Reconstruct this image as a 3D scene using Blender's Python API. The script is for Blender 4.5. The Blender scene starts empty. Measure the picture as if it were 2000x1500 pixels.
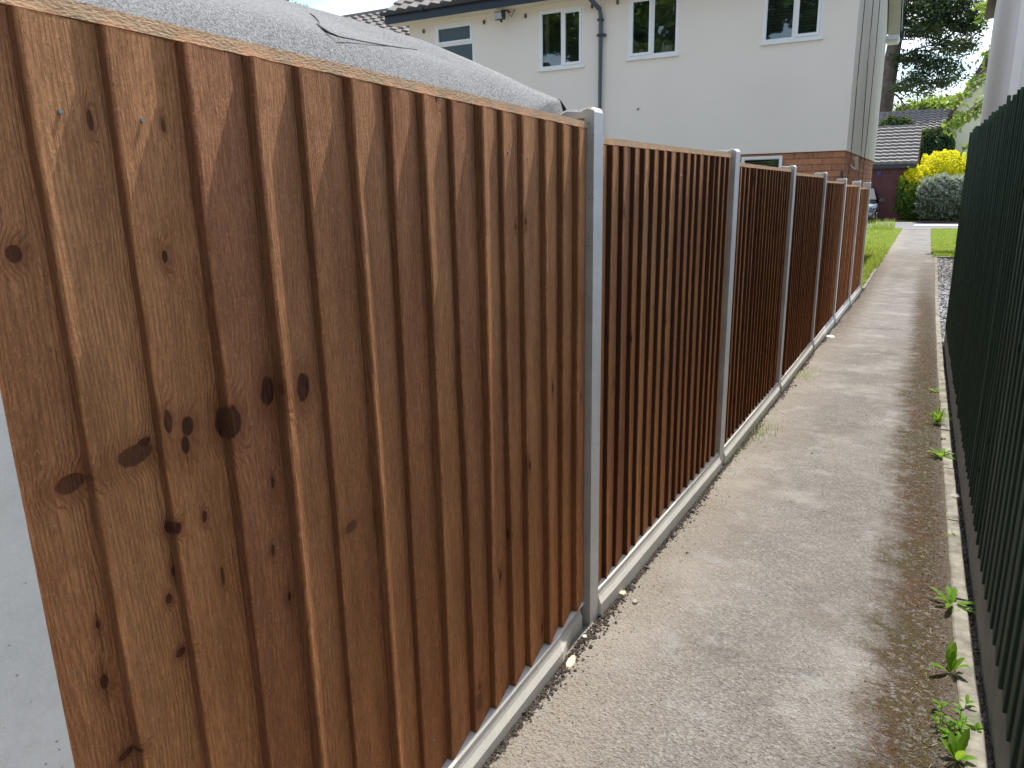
import bpy, math, random
import numpy as np
from mathutils import Vector, Matrix
random.seed(7); rng = np.random.default_rng(7)
R_ = math.radians
sc = bpy.context.scene
# ------------------------------------------------------------------ camera
F = 1450.0; EYE = 1.62
def _n(v): return v/np.linalg.norm(v)
_up = -_n(np.array([108, -(F*F/375.), -F]))
_pv = np.array([817, -(359.5-750), -F]); _pv = _pv-np.dot(_pv, _up)*_up
_Y = _n(_pv); _X = np.cross(_Y, _up)
CR = np.stack([_X, _Y, _up]); CP = np.array([0, 0, EYE])
cam = bpy.data.cameras.new("camera"); camo = bpy.data.objects.new("camera", cam)
sc.collection.objects.link(camo); sc.camera = camo
M4 = Matrix(CR.tolist()).to_4x4(); M4.translation = Vector(CP); camo.matrix_world = M4
cam.sensor_width = 36; cam.lens = 36*F/2000; cam.clip_start = .02; cam.clip_end = 2000
# ------------------------------------------------------------------ world, sun, exposure
EL = R_(62); AZ = R_(0.35)     # the sun stands ahead, almost in the plane of the fence
SD = Vector((math.sin(AZ)*math.cos(EL), math.cos(AZ)*math.cos(EL), math.sin(EL)))
W = bpy.data.worlds.new("World"); sc.world = W; W.use_nodes = True
wt = W.node_tree; wt.nodes.clear()
def wn(t, **k):
    n = wt.nodes.new(t)
    for a, b in k.items(): setattr(n, a, b)
    return n
sky = wn('ShaderNodeTexSky', sky_type='NISHITA', sun_disc=False, sun_elevation=EL, sun_rotation=AZ)
tc = wn('ShaderNodeTexCoord'); mp = wn('ShaderNodeMapping'); mp.inputs['Scale'].default_value = (1, 1, 2.6)
cn = wn('ShaderNodeTexNoise'); cn.inputs['Scale'].default_value = 3.2; cn.inputs['Detail'].default_value = 9; cn.inputs['Roughness'].default_value = .58
cr = wn('ShaderNodeValToRGB'); cr.color_ramp.elements[0].position = .47; cr.color_ramp.elements[1].position = .68
mx = wn('ShaderNodeMixRGB'); mx.inputs[2].default_value = (7.6, 8.2, 8.8, 1)
bg = wn('ShaderNodeBackground'); bg.inputs[1].default_value = .15; wo = wn('ShaderNodeOutputWorld')
L = wt.links.new
L(tc.outputs['Generated'], mp.inputs[0]); L(mp.outputs[0], cn.inputs[0]); L(cn.outputs[0], cr.inputs[0]); L(cr.outputs[0], mx.inputs[0])
dt = wn('ShaderNodeVectorMath', operation='DOT_PRODUCT'); dt.inputs[1].default_value = SD; L(tc.outputs['Generated'], dt.inputs[0])
cm = wn('ShaderNodeMapRange'); cm.inputs[1].default_value = -.9; cm.inputs[2].default_value = 1; cm.inputs[3].default_value = .55; cm.inputs[4].default_value = 1.5; L(dt.outputs['Value'], cm.inputs[0])
cs = wn('ShaderNodeVectorMath', operation='SCALE'); cs.inputs[0].default_value = (6.6, 7.0, 7.4); L(cm.outputs[0], cs.inputs['Scale']); L(cs.outputs[0], mx.inputs[2])
L(sky.outputs[0], mx.inputs[1]); L(mx.outputs[0], bg.inputs[0]); L(bg.outputs[0], wo.inputs[0])
sl = bpy.data.lights.new("sun", 'SUN'); sl.energy = 4.2; sl.angle = R_(.53); sl.color = (1, .955, .88)
so = bpy.data.objects.new("sun", sl); sc.collection.objects.link(so)
so.rotation_euler = SD.to_track_quat('Z', 'Y').to_euler()
sc.view_settings.view_transform = 'Standard'; sc.view_settings.look = 'None'
sc.view_settings.exposure = 0.82; sc.view_settings.gamma = 1
sc.render.resolution_x = 1024; sc.render.resolution_y = 768
try: sc.cycles.max_bounces = 6; sc.cycles.transparent_max_bounces = 8
except Exception: pass
# ------------------------------------------------------------------ helpers
def ray(px, py): return CR @ np.array([px-1000, 750-py, -F])
def at_y(px, py, Y): d = ray(px, py); return CP+d*(Y/d[1])
def at_x(px, py, X): d = ray(px, py); return CP+d*(X/d[0])
GP = [(-30, .03), (0, .005), (2.3, -.012), (2.8, -.05), (4.6, -.105), (6.8, -.16), (11.8, -.25), (15, -.315), (400, -.315)]
def gz(y):
    return float(np.interp(y, [a for a, b in GP], [b for a, b in GP]))
def at_g(px, py):
    z = 0
    for i in range(30): d = ray(px, py); p = CP+d*((z-EYE)/d[2]); z = gz(p[1])
    return p
def tag(o, label=None, cat=None, group=None, kind=None):
    if label: o['label'] = label
    if cat: o['category'] = cat
    if group: o['group'] = group
    if kind: o['kind'] = kind
    return o
def empty(name, loc=(0, 0, 0), **k):
    o = bpy.data.objects.new(name, None); sc.collection.objects.link(o); o.location = loc; o.empty_display_size = .1
    return tag(o, **k)
class MB:
    def __init__(s): s.v = []; s.f = []; s.m = []; s.uv = []; s.a = {}
    def face(s, pts, m=0, uv=None):
        b = len(s.v); s.v += [tuple(map(float, p)) for p in pts]; s.f.append(tuple(range(b, b+len(pts)))); s.m.append(m)
        if uv is None:
            p = [Vector(q) for q in pts]; n = (p[1]-p[0]).cross(p[2]-p[0]); n = [abs(c) for c in n]
            i = n.index(max(n))
            uv = [((q.y, q.z) if i == 0 else (q.x, q.z) if i == 1 else (q.x, q.y)) for q in p]
        s.uv.append(uv)
    def box(s, a, b, m=0, skip=''):
        x0, y0, z0 = a; x1, y1, z1 = b
        P = [(x0, y0, z0), (x1, y0, z0), (x1, y1, z0), (x0, y1, z0), (x0, y0, z1), (x1, y0, z1), (x1, y1, z1), (x0, y1, z1)]
        for n, q in (('b', (0, 3, 2, 1)), ('t', (4, 5, 6, 7)), ('f', (0, 1, 5, 4)), ('r', (1, 2, 6, 5)), ('k', (2, 3, 7, 6)), ('l', (3, 0, 4, 7))):
            if n not in skip: s.face([P[i] for i in q], m)
    def hexa(s, P, m=0):   # 8 points: bottom ring, top ring
        for q in ((0, 3, 2, 1), (4, 5, 6, 7), (0, 1, 5, 4), (1, 2, 6, 5), (2, 3, 7, 6), (3, 0, 4, 7)): s.face([P[i] for i in q], m)
    def tube(s, pts, r, n=8, m=0, cap=True):
        pts = [Vector(p) for p in pts]; rs = r if hasattr(r, '__len__') else [r]*len(pts); rings = []
        for i, p in enumerate(pts):
            t = (pts[min(i+1, len(pts)-1)]-pts[max(i-1, 0)]).normalized()
            u = t.cross(Vector((0, 0, 1))); u = u.normalized() if u.length > 1e-3 else Vector((1, 0, 0)); w = t.cross(u)
            rings.append([p+(u*math.cos(2*math.pi*k/n)+w*math.sin(2*math.pi*k/n))*rs[i] for k in range(n)])
        for a, b in zip(rings, rings[1:]):
            for k in range(n): s.face([a[k], a[(k+1) % n], b[(k+1) % n], b[k]], m)
        if cap: s.face(rings[0][::-1], m); s.face(rings[-1], m)
    def build(s, name, mat, parent=None, smooth=False, bevel=0, weld=False, **k):
        me = bpy.data.meshes.new(name); me.from_pydata(s.v, [], s.f)
        for x in (mat if isinstance(mat, (list, tuple)) else [mat]): me.materials.append(x)
        me.polygons.foreach_set('material_index', s.m)
        ul = me.uv_layers.new(name='UVMap'); ul.data.foreach_set('uv', [c for q in s.uv for p in q for c in p])
        for nm, vals in s.a.items():
            at = me.attributes.new(nm, 'FLOAT_VECTOR', 'POINT'); at.data.foreach_set('vector', [c for p in vals for c in p])
        if smooth: me.polygons.foreach_set('use_smooth', [True]*len(me.polygons))
        o = bpy.data.objects.new(name, me); sc.collection.objects.link(o)
        if weld or bevel:
            w = o.modifiers.new('weld', 'WELD'); w.merge_threshold = .0004
        if bevel:
            bv = o.modifiers.new('bevel', 'BEVEL'); bv.width = bevel; bv.segments = 2; bv.limit_method = 'ANGLE'; bv.angle_limit = R_(40)
        if parent:
            o.parent = parent; o.matrix_parent_inverse = Matrix.Translation(-Vector(parent.location)) if parent.type == 'EMPTY' and not parent.parent else Matrix()
        return tag(o, **k)
# ------------------------------------------------------------------ materials
class NT:
    def __init__(s, name):
        s.m = bpy.data.materials.new(name); s.m.use_nodes = True; s.t = s.m.node_tree
        s.b = s.t.nodes['Principled BSDF']; s.out = s.t.nodes['Material Output']
    def n(s, t, ins=None, **k):
        x = s.t.nodes.new(t)
        for a, b in k.items(): setattr(x, a, b)
        for a, b in (ins or {}).items(): s.set(x.inputs[a], b)
        return x
    def set(s, i, v):
        if isinstance(v, bpy.types.NodeSocket): s.t.links.new(v, i)
        elif isinstance(v, bpy.types.Node): s.t.links.new(v.outputs[0], i)
        else:
            if hasattr(i.default_value, '__len__') and hasattr(v, '__len__') and len(i.default_value) == 4 and len(v) == 3: v = (*v, 1)
            i.default_value = v
    def math(s, op, a, b=0, c=0, clamp=False):
        x = s.n('ShaderNodeMath', operation=op, use_clamp=clamp); s.set(x.inputs[0], a); s.set(x.inputs[1], b); s.set(x.inputs[2], c); return x.outputs[0]
    def vm(s, op, a, b=(0, 0, 0)):
        x = s.n('ShaderNodeVectorMath', operation=op); s.set(x.inputs[0], a); s.set(x.inputs[1], b); return x
    def comb(s, a, b, c): return s.n('ShaderNodeCombineXYZ', {0: a, 1: b, 2: c}).outputs[0]
    def noise(s, vec, scale, detail=4, rough=.5, dist=0):
        x = s.n('ShaderNodeTexNoise', {'Scale': scale, 'Detail': detail, 'Roughness': rough, 'Distortion': dist})
        if vec is not None: s.set(x.inputs['Vector'], vec)
        return x.outputs[0]
    def mr(s, v, a, b, c=0, d=1, smooth=False):
        x = s.n('ShaderNodeMapRange', {0: v, 1: a, 2: b, 3: c, 4: d}); x.clamp = True
        if smooth: x.interpolation_type = 'SMOOTHSTEP'
        return x.outputs[0]
    def ramp(s, f, els):
        x = s.n('ShaderNodeValToRGB', {0: f}); r = x.color_ramp
        while len(r.elements) < len(els): r.elements.new(.5)
        for e, (p, c) in zip(r.elements, els): e.position = p; e.color = (*c, 1)
        return x.outputs[0]
    def mix(s, f, a, b, mode='MIX'):
        x = s.n('ShaderNodeMixRGB', blend_type=mode); s.set(x.inputs[0], f); s.set(x.inputs[1], a); s.set(x.inputs[2], b); return x.outputs[0]
    def scale(s, vec, k): return s.vm('MULTIPLY', vec, k).outputs[0]
    def bump(s, h, strength=.3, dist=.01, prev=None):
        x = s.n('ShaderNodeBump', {'Height': h, 'Strength': strength, 'Distance': dist})
        if prev is not None: s.set(x.inputs['Normal'], prev)
        return x.outputs[0]
    @property
    def pos(s): return s.n('ShaderNodeNewGeometry').outputs['Position']
    @property
    def uv(s): return s.n('ShaderNodeTexCoord').outputs['UV']
    def fin(s, col, rough=.8, nrm=None, spec=.4, **k):
        s.set(s.b.inputs['Base Color'], col); s.set(s.b.inputs['Roughness'], rough); s.set(s.b.inputs['Specular IOR Level'], spec)
        if nrm is not None: s.set(s.b.inputs['Normal'], nrm)
        for a, b in k.items(): s.set(s.b.inputs[a], b)
        return s.m
def plain(name, col, rough=.6, var=.12, sc_=6, bump=.1, bs=80, spec=.4, **k):
    t = NT(name); p = t.pos
    n = t.noise(p, sc_, 5, .6); f = t.mr(n, .3, .7, 1-var, 1+var)
    c = t.vm('SCALE', (col[0], col[1], col[2])); t.set(c.inputs['Scale'], f)
    return t.fin(c.outputs[0], rough, t.bump(t.noise(p, bs, 3), bump, .004), spec, **k)

def wood_mat(name, green=False, knots=()):
    t = NT(name); a = t.n('ShaderNodeAttribute', attribute_name='bd'); sx = t.n('ShaderNodeSeparateXYZ', {0: a.outputs['Vector']})
    u, v, r = sx.outputs[0], sx.outputs[1], sx.outputs[2]
    seed = t.math('MULTIPLY', r, 43.0); seed2 = t.math('MULTIPLY', r, 117.0)
    U = t.math('ADD', u, seed); V = t.math('ADD', v, seed2)
    P = t.comb(U, V, 0)
    # small scattered knots
    vk = t.n('ShaderNodeTexVoronoi', {'Vector': t.comb(t.math('MULTIPLY', U, 9), t.math('MULTIPLY', V, 5), 0), 'Scale': 1, 'Randomness': 1}, voronoi_dimensions='2D')
    kc = t.n('ShaderNodeSeparateColor', {0: vk.outputs['Color']})
    pres = t.math('GREATER_THAN', kc.outputs[0], .84); ksz = t.mr(kc.outputs[1], 0, 1, .025, .085)
    kd = t.math('DIVIDE', vk.outputs['Distance'], ksz)
    km = t.math('MULTIPLY', t.mr(kd, 1.15, .75, 0, 1, True), pres)
    kh = t.math('MULTIPLY', t.mr(kd, 4.5, .8, 0, 1, True), pres)
    kx = t.math('ABSOLUTE', t.math('SUBTRACT', t.math('MULTIPLY', U, 9), t.n('ShaderNodeSeparateXYZ', {0: vk.outputs['Position']}).outputs[0]))
    chk = t.math('MULTIPLY', t.math('MULTIPLY', t.mr(kx, .02, .006), t.mr(vk.outputs['Distance'], .42, .1)), t.math('GREATER_THAN', kc.outputs[2], .45)); chk = t.math('MULTIPLY', chk, pres)
    sp = t.sp = t.n('ShaderNodeSeparateXYZ', {0: t.pos})
    core = None
    for (ky, kz, ry, rz, st) in knots:
        dy = t.math('DIVIDE', t.math('SUBTRACT', sp.outputs[1], ky), ry); dz = t.math('DIVIDE', t.math('SUBTRACT', sp.outputs[2], kz), rz)
        wob = t.mr(t.noise(t.pos, 45, 2), .3, .7, -.12, .12)
        d = t.math('ADD', t.math('SQRT', t.math('ADD', t.math('MULTIPLY', dy, dy), t.math('MULTIPLY', dz, dz))), wob)
        m1 = t.math('MULTIPLY', t.mr(d, 1.12, .85, 0, 1, True), st); h1 = t.math('MULTIPLY', t.mr(d, 3.2, .9, 0, 1, True), st)
        km = t.math('MAXIMUM', km, m1); kh = t.math('MAXIMUM', kh, h1)
    w1 = t.mr(t.noise(t.comb(t.math('MULTIPLY', U, 7), t.math('MULTIPLY', V, 1.1), 0), 1, 3, .5), 0, 1, -.075, .075)
    w2 = t.mr(t.noise(t.comb(t.math('MULTIPLY', U, 30), t.math('MULTIPLY', V, 5), 0), 1, 2, .5), 0, 1, -.006, .006)
    ph = t.math('ADD', t.math('ADD', U, w1), t.math('ADD', w2, t.math('MULTIPLY', kh, .022)))
    ring = t.math('SINE', t.math('MULTIPLY', ph, t.mr(r, 0, 1, 420, 800)))
    ringc = t.mr(ring, -.2, 1, 0, 1)
    fib = t.noise(t.comb(t.math('MULTIPLY', U, 700), t.math('MULTIPLY', V, 14), 0), 1, 3, .6)
    fuzz = t.noise(t.comb(t.math('MULTIPLY', U, 330), t.math('MULTIPLY', V, 110), 0), 1, 4, .7)
    saw = t.noise(t.comb(t.math('MULTIPLY', U, 150), t.math('MULTIPLY', V, 26), 0), 1, 5, .75)
    saw2 = t.noise(t.comb(t.math('MULTIPLY', U, 24), t.math('MULTIPLY', V, 300), 0), 1, 3, .6)
    blot = t.noise(t.comb(t.math('MULTIPLY', U, 14), t.math('MULTIPLY', V, 2.6), 0), 1, 4, .6)
    r2 = t.math('FRACT', t.math('MULTIPLY', r, 7.31))
    if green:
        base = t.ramp(blot, [(.2, (.024, .046, .027)), (.8, (.044, .077, .047))])
        c = t.mix(t.mr(fib, .54, .7, 0, .6), base, (.07, .10, .08))
        c = t.mix(km, c, (.014, .018, .014))
        rough = .62
    else:
        base = t.ramp(r2, [(0, (.43, .245, .13)), (.25, (.51, .30, .16)), (.5, (.36, .195, .12)), (.75, (.53, .325, .18)), (1, (.41, .225, .13))])
        dark = t.mix(.62, base, (.105, .045, .022))
        c = t.mix(t.mr(blot, .40, .68, 0, .78), base, dark)
        c = t.mix(t.math('MULTIPLY', ringc, t.mr(r2, 0, 1, .22, .48)), c, t.mix(.75, c, (.11, .045, .018)))
        c = t.mix(t.mr(fib, .47, .72, 0, .75), c, t.mix(.5, dark, (.04, .016, .008)))
        c = t.mix(t.mr(saw, .49, .64, 0, .75), c, dark); c = t.mix(t.mr(saw, .48, .34, 0, .30), c, (.60, .37, .20))
        c = t.mix(t.mr(saw2, .55, .75, 0, .22), c, dark)
        c = t.mix(t.mr(fuzz, .54, .76, 0, .6), c, (.74, .48, .27))
        spk = t.noise(t.comb(t.math('MULTIPLY', U, 260), t.math('MULTIPLY', V, 60), 0), 1, 2, .5)
        c = t.mix(t.mr(spk, .66, .74, 0, .6), c, (.07, .03, .015))
        c = t.mix(t.math('MULTIPLY', chk, .75), c, (.03, .012, .006))
        c = t.mix(t.math('MULTIPLY', kh, .5), c, (.15, .055, .022))
        c = t.mix(t.math('MULTIPLY', km, .96), c, t.mix(t.mr(saw, .35, .6), (.012, .005, .003), (.085, .036, .022)))
        c = t.vm('MULTIPLY', c, t.mix(t.mr(v, .3, 1.6), (1.66, 1.15, .76), (1.48, 1.18, .93))).outputs[0]
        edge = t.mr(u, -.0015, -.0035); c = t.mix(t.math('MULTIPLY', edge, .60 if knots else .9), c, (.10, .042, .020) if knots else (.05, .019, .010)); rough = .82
    h = t.math('ADD', t.math('MULTIPLY', fuzz, .7), t.math('ADD', t.math('MULTIPLY', fib, .6), t.math('MULTIPLY', ringc, -.35)))
    h = t.math('SUBTRACT', h, t.math('MULTIPLY', km, .8))
    h = t.math('SUBTRACT', h, t.math('MULTIPLY', saw, 1.6))
    return t.fin(c, rough, t.bump(h, 1.0 if not green else .5, .005), .25)

def concrete_mat(name, col=(.40, .41, .40), dark=.8, pits=True, rough_side=.5):
    t = NT(name); p = t.pos
    n1 = t.noise(p, 5, 5, .6); n2 = t.noise(p, 45, 5, .65); n3 = t.noise(p, 300, 2)
    c = t.mix(t.mr(n1, .35, .7), col, tuple(x*dark for x in col)); c = t.mix(t.mr(n2, .45, .75, 0, .35), c, tuple(x*.72 for x in col))
    c = t.mix(t.mr(n3, .55, .75, 0, .3), c, tuple(min(1, x*1.2) for x in col))
    vo = t.n('ShaderNodeTexVoronoi', {'Vector': p, 'Scale': 75}); cc = t.n('ShaderNodeSeparateColor', {0: vo.outputs['Color']})
    pit = t.math('MULTIPLY', t.mr(vo.outputs['Distance'], .22, .12), t.math('GREATER_THAN', cc.outputs[0], .82))
    if pits: c = t.mix(t.math('MULTIPLY', pit, .7), c, (.09, .09, .085))
    h = t.math('SUBTRACT', t.math('ADD', t.math('MULTIPLY', n2, .5), t.math('MULTIPLY', n3, .25)), pit)
    return t.fin(c, .85, t.bump(h, rough_side, .003), .25)

M = {}
KN = [(.652, 1.247, .034, .016, .8), (.552, 1.238, .026, .013, .75), (.672, 1.262, .012, .006, .95), (.922, 1.278, .021, .027, 1), (1.0, 1.269, .021, .027, 1), (.744, 1.266, .0125, .017, .95),
      (.822, 1.252, .018, .028, 1), (.706, 1.285, .008, .020, .9), (1.102, .939, .022, .012, .6), (.694, 1.112, .008, .010, 1), (.754, 1.105, .006, .010, .9), (.673, .994, .007, .009, .9),
      (.681, .891, .011, .007, .9), (.662, 1.724, .005, .014, .9), (.775, 1.725, .004, .010, .8), (.777, .984, .004, .02, .8), (.909, 1.109, .005, .012, .9),
      (.888, .983, .005, .012, .9), (.531, 1.556, .012, .012, .9), (.565, .781, .016, .007, .9), (1.58, .182, .02, .03, .5)]
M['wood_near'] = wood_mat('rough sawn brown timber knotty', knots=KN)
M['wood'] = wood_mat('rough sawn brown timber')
M['green_wood'] = wood_mat('dark green stained timber', green=True)
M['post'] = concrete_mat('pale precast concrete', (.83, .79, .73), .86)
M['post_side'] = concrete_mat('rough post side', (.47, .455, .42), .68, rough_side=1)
M['gravelboard'] = concrete_mat('gravel board concrete', (.66, .63, .575), .85)
M['oldconc'] = concrete_mat('weathered kerb concrete', (.36, .345, .30), .62, rough_side=.9)
M['oldgb'] = concrete_mat('mossy gravel board concrete', (.24, .235, .21), .6, rough_side=.9)
def cap_mat():
    t = NT('sawn cap timber'); p = t.pos
    n = t.noise(t.scale(p, (30, 3, 30)), 8, 5, .65); n2 = t.noise(t.scale(p, (160, 60, 160)), 2, 3)
    c = t.ramp(n, [(.25, (.40, .24, .13)), (.55, (.55, .37, .22)), (.8, (.64, .46, .29))])
    c = t.mix(t.mr(n2, .55, .75, 0, .5), c, (.22, .11, .05))
    return t.fin(c, .85, t.bump(n2, .8, .004), .2)
M['cap'] = cap_mat()
def path_mat():
    t = NT('worn tarmac footpath'); p = t.pos; s = t.n('ShaderNodeSeparateXYZ', {0: p}); x, y = s.outputs[0], s.outputs[1]
    n1 = t.noise(p, 1.3, 6, .6); n2 = t.noise(p, 9, 6, .7); n3 = t.noise(p, 75, 4, .65); n4 = t.noise(p, 38, 5, .7)
    vo = t.n('ShaderNodeTexVoronoi', {'Vector': p, 'Scale': 120}); vc = t.n('ShaderNodeSeparateColor', {0: vo.outputs['Color']})
    c = t.mix(t.mr(n1, .35, .65), (.150, .140, .130), (.205, .188, .172))
    c = t.mix(t.mr(n2, .50, .72, 0, .5), c, (.28, .25, .215))
    c = t.mix(t.mr(vc.outputs[0], .45, 1, 0, .55), c, (.34, .32, .295))
    c = t.mix(t.mr(n3, .5, .68, 0, .55), c, (.07, .065, .06))
    c = t.mix(t.mr(t.noise(p, 2.3, 6, .7), .52, .66, 0, .45), c, (.105, .088, .072))
    c = t.mix(t.mr(t.noise(t.vm('ADD', p, (7, 3, 1)).outputs[0], 1.7, 5, .65), .53, .68, 0, .6), c, (.33, .31, .285))
    # beige cement dust towards the fence
    e = t.math('ADD', x, t.mr(n2, 0, 1, -.24, .24)); d = t.mr(e, -.5, -.9, 0, .7)
    c = t.mix(t.math('MULTIPLY', d, t.mr(n4, .3, .6, .45, 1)), c, (.27, .232, .185))
    # brown moss stain along the kerb
    e2 = t.math('ADD', x, t.math('ADD', t.mr(n2, 0, 1, -.22, .22), t.mr(n1, 0, 1, -.15, .15)))
    mo = t.math('MULTIPLY', t.mr(e2, -.09, .07, 0, 1), t.mr(n4, .36, .5, .35, 1)); mo = t.math('MULTIPLY', mo, t.mr(y, 22, 14, 0, 1))
    c = t.mix(t.math('MULTIPLY', mo, .96), c, t.mix(t.mr(n4, .4, .62), (.030, .015, .006), t.mix(t.mr(n1, .45, .6), (.075, .040, .016), (.06, .056, .018))))
    e3 = t.math('ADD', x, t.mr(n4, 0, 1, -.12, .12)); m3 = t.mr(e3, .19, .25, 0, .3)
    c = t.mix(m3, c, (.16, .14, .115))
    c = t.mix(t.math('MULTIPLY', t.mr(t.noise(p, 5.5, 3), .60, .72, 0, .45), t.mr(x, .1, -.1)), c, (.31, .31, .30))
    e4 = t.math('ADD', x, t.mr(n2, 0, 1, -.2, .2)); m4 = t.math('MULTIPLY', t.mr(e4, -.62, -.86, 0, .8), t.mr(y, 8.5, 11, 0, 1)); m4 = t.math('MULTIPLY', m4, t.math('MULTIPLY', t.mr(y, 26, 18, 0, 1), t.mr(n4, .35, .55, .2, 1)))
    c = t.mix(m4, c, (.06, .045, .028))
    cy = t.math('ABSOLUTE', t.math('ADD', t.math('SUBTRACT', y, 10.9), t.mr(t.noise(p, 3, 3), 0, 1, -.2, .2)))
    c = t.mix(t.mr(cy, .035, .008, 0, .8), c, (.09, .085, .075))
    h = t.math('ADD', t.math('MULTIPLY', n3, .8), t.math('ADD', t.math('MULTIPLY', n4, .8), t.math('MULTIPLY', vo.outputs['Distance'], .5)))
    return t.fin(c, .93, t.bump(h, .95, .012), .2)
M['path'] = path_mat()
M['soil'] = plain('dark crumbly soil', (.06, .047, .036), .95, .5, 40, .9, 120)
M['soil_light'] = plain('dry crumbs', (.22, .18, .14), .95, .4, 60, .6, 120)
M['ground'] = plain('garden ground lightened for bounce', (.22, .20, .165), .95, .4, 2, .6, 40)  # paving invented: ground colour lightened to bounce light onto the house front
M['lawn'] = plain('lawn', (.09, .12, .03), .9, .5, 3, .6, 60)
M['road'] = plain('pale tarmac road', (.15, .15, .155), .9, .15, 1, .3, 60)
M['drive'] = plain('pale driveway', (.30, .285, .22), .9, .15, 1, .3, 60)
M['white_line'] = plain('white kerb', (.62, .62, .60), .8, .1, 4, .2, 60)
M['slate'] = plain('slate chip', (.30, .30, .31), .7, .45, 30, .4, 90)
def render_mat(name, col, streak=0.):
    t = NT(name); p = t.pos; n = t.noise(p, .6, 4, .55); n2 = t.noise(p, 90, 3)
    c = t.mix(t.mr(n, .35, .7, 0, .6), col, tuple(x*.91 for x in col))
    if streak:
        s = t.noise(t.scale(p, (6, 6, .35)), 2, 4, .6); c = t.mix(t.mr(s, .5, .7, 0, streak), c, (.28, .28, .22))
    return t.fin(c, .9, t.bump(n2, .15, .003), .2)
M['render'] = render_mat('cream painted render', (.735, .685, .615), .0)
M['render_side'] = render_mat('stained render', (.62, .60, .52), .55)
M['render_white'] = render_mat('white render', (.74, .70, .68), .12)
M['cream_green'] = render_mat('pale yellow render', (.66, .66, .47), 0)
M['upvc'] = plain('white upvc', (.72, .74, .74), .35, .03, 3, .02, 40)
M['cream_board'] = plain('cream board', (.66, .64, .50), .5, .05, 3, .03, 40)
M['fascia'] = plain('dark blue grey plastic', (.018, .026, .04), .4, .1, 3, .03, 40)
M['gutter'] = plain('slate grey gutter', (.03, .036, .045), .35, .12, 3, .03, 40)
M['pipe'] = plain('slate blue downpipe', (.07, .09, .115), .4, .1, 3, .03, 40)
M['dark'] = plain('dark rubber', (.012, .012, .013), .6, .2, 10, .1, 60)
M['cable'] = plain('black cable', (.02, .02, .02), .5, .1, 10, .02, 60)
M['room'] = plain('room shade', (.24, .30, .31), .9, .1, 2, .02, 40)
M['steel'] = plain('galvanised', (.38, .38, .38), .4, .1, 40, .1, 90, Metallic=.8)
M['woodchip'] = plain('pale wood chip', (.70, .56, .36), .8, .15, 60, .3, 120)
M['brickbit'] = plain('broken orange brick', (.33, .14, .06), .9, .3, 40, .8, 120)
def brick_mat():
    t = NT('orange brown brick'); uv = t.uv
    b = t.n('ShaderNodeTexBrick', {'Vector': t.vm('ADD', uv, (20, 20, 0)).outputs[0], 'Color1': (.40, .17, .085), 'Color2': (.27, .105, .055), 'Mortar': (.13, .085, .06), 'Scale': 1, 'Mortar Size': .0095, 'Mortar Smooth': .2, 'Bias': -.1, 'Brick Width': .375, 'Row Height': .126})
    n = t.noise(t.pos, 14, 5, .65); c = t.mix(t.mr(n, .4, .75, 0, .55), b.outputs[0], (.46, .25, .15))
    h = t.math('SUBTRACT', t.math('MULTIPLY', t.noise(t.pos, 70, 4), .35), b.outputs['Fac'])
    return t.fin(c, .9, t.bump(h, .8, .008), .2)
M['brick'] = brick_mat()
def tile_mat(name, c1, c2, lich=(.36, .35, .30)):
    t = NT(name); p = t.pos; n = t.noise(p, 3, 5, .6); n2 = t.noise(p, 40, 4, .7); n3 = t.noise(p, 8, 3)
    c = t.mix(t.mr(n, .35, .65), c1, c2); c = t.mix(t.mr(n2, .55, .75, 0, .6), c, lich); c = t.mix(t.mr(n3, .55, .7, 0, .35), c, tuple(x*.5 for x in c1))
    return t.fin(c, .9, t.bump(n2, .5, .006), .2)
M['tile_pink'] = tile_mat('weathered pinkish tiles', (.215, .20, .195), (.275, .255, .245))
M['tile_grey'] = tile_mat('weathered grey brown tiles', (.17, .155, .14), (.24, .215, .195))
def felt_mat():
    t = NT('mineral roofing felt'); p = t.pos; vo = t.n('ShaderNodeTexVoronoi', {'Vector': p, 'Scale': 330}); vc = t.n('ShaderNodeSeparateColor', {0: vo.outputs['Color']})
    n = t.noise(p, 170, 3, .7); n1 = t.noise(p, 2.5, 4)
    c = t.mix(t.mr(t.math('ADD', t.math('MULTIPLY', vc.outputs[0], .5), t.math('MULTIPLY', n, .5)), .35, .65), (.085, .087, .088), (.25, .25, .248))
    c = t.mix(t.mr(n1, .4, .7, 0, .25), c, (.30, .30, .29))
    return t.fin(c, .95, t.bump(t.math('ADD', n, vc.outputs[0]), .7, .003), .2)
M['felt'] = felt_mat()
def glass_mat(name='window glass', tint=.62):
    t = NT(name); fr = t.n('ShaderNodeFresnel', {'IOR': 1.5}); tr = t.n('ShaderNodeBsdfTransparent', {0: (tint, tint*1.05, tint*1.02, 1)}); gl = t.n('ShaderNodeBsdfGlossy', {'Roughness': .02, 'Color': (.9, .95, .95, 1)})
    nz = t.bump(t.noise(t.pos, 1.6, 2), .06, .05); t.set(gl.inputs['Normal'], nz)
    f = t.math('MULTIPLY', fr, 3.6, clamp=True); m = t.n('ShaderNodeMixShader', {0: f}); t.t.links.new(tr.outputs[0], m.inputs[1]); t.t.links.new(gl.outputs[0], m.inputs[2])
    t.t.links.new(m.outputs[0], t.out.inputs[0]); return t.m
M['glass'] = glass_mat()
M['frost'] = plain('frosted glass', (.05, .075, .085), .3, .12, 8, .3, 30)
M['door'] = plain('maroon painted boards', (.10, .028, .032), .5, .2, 3, .2, 40)
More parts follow.
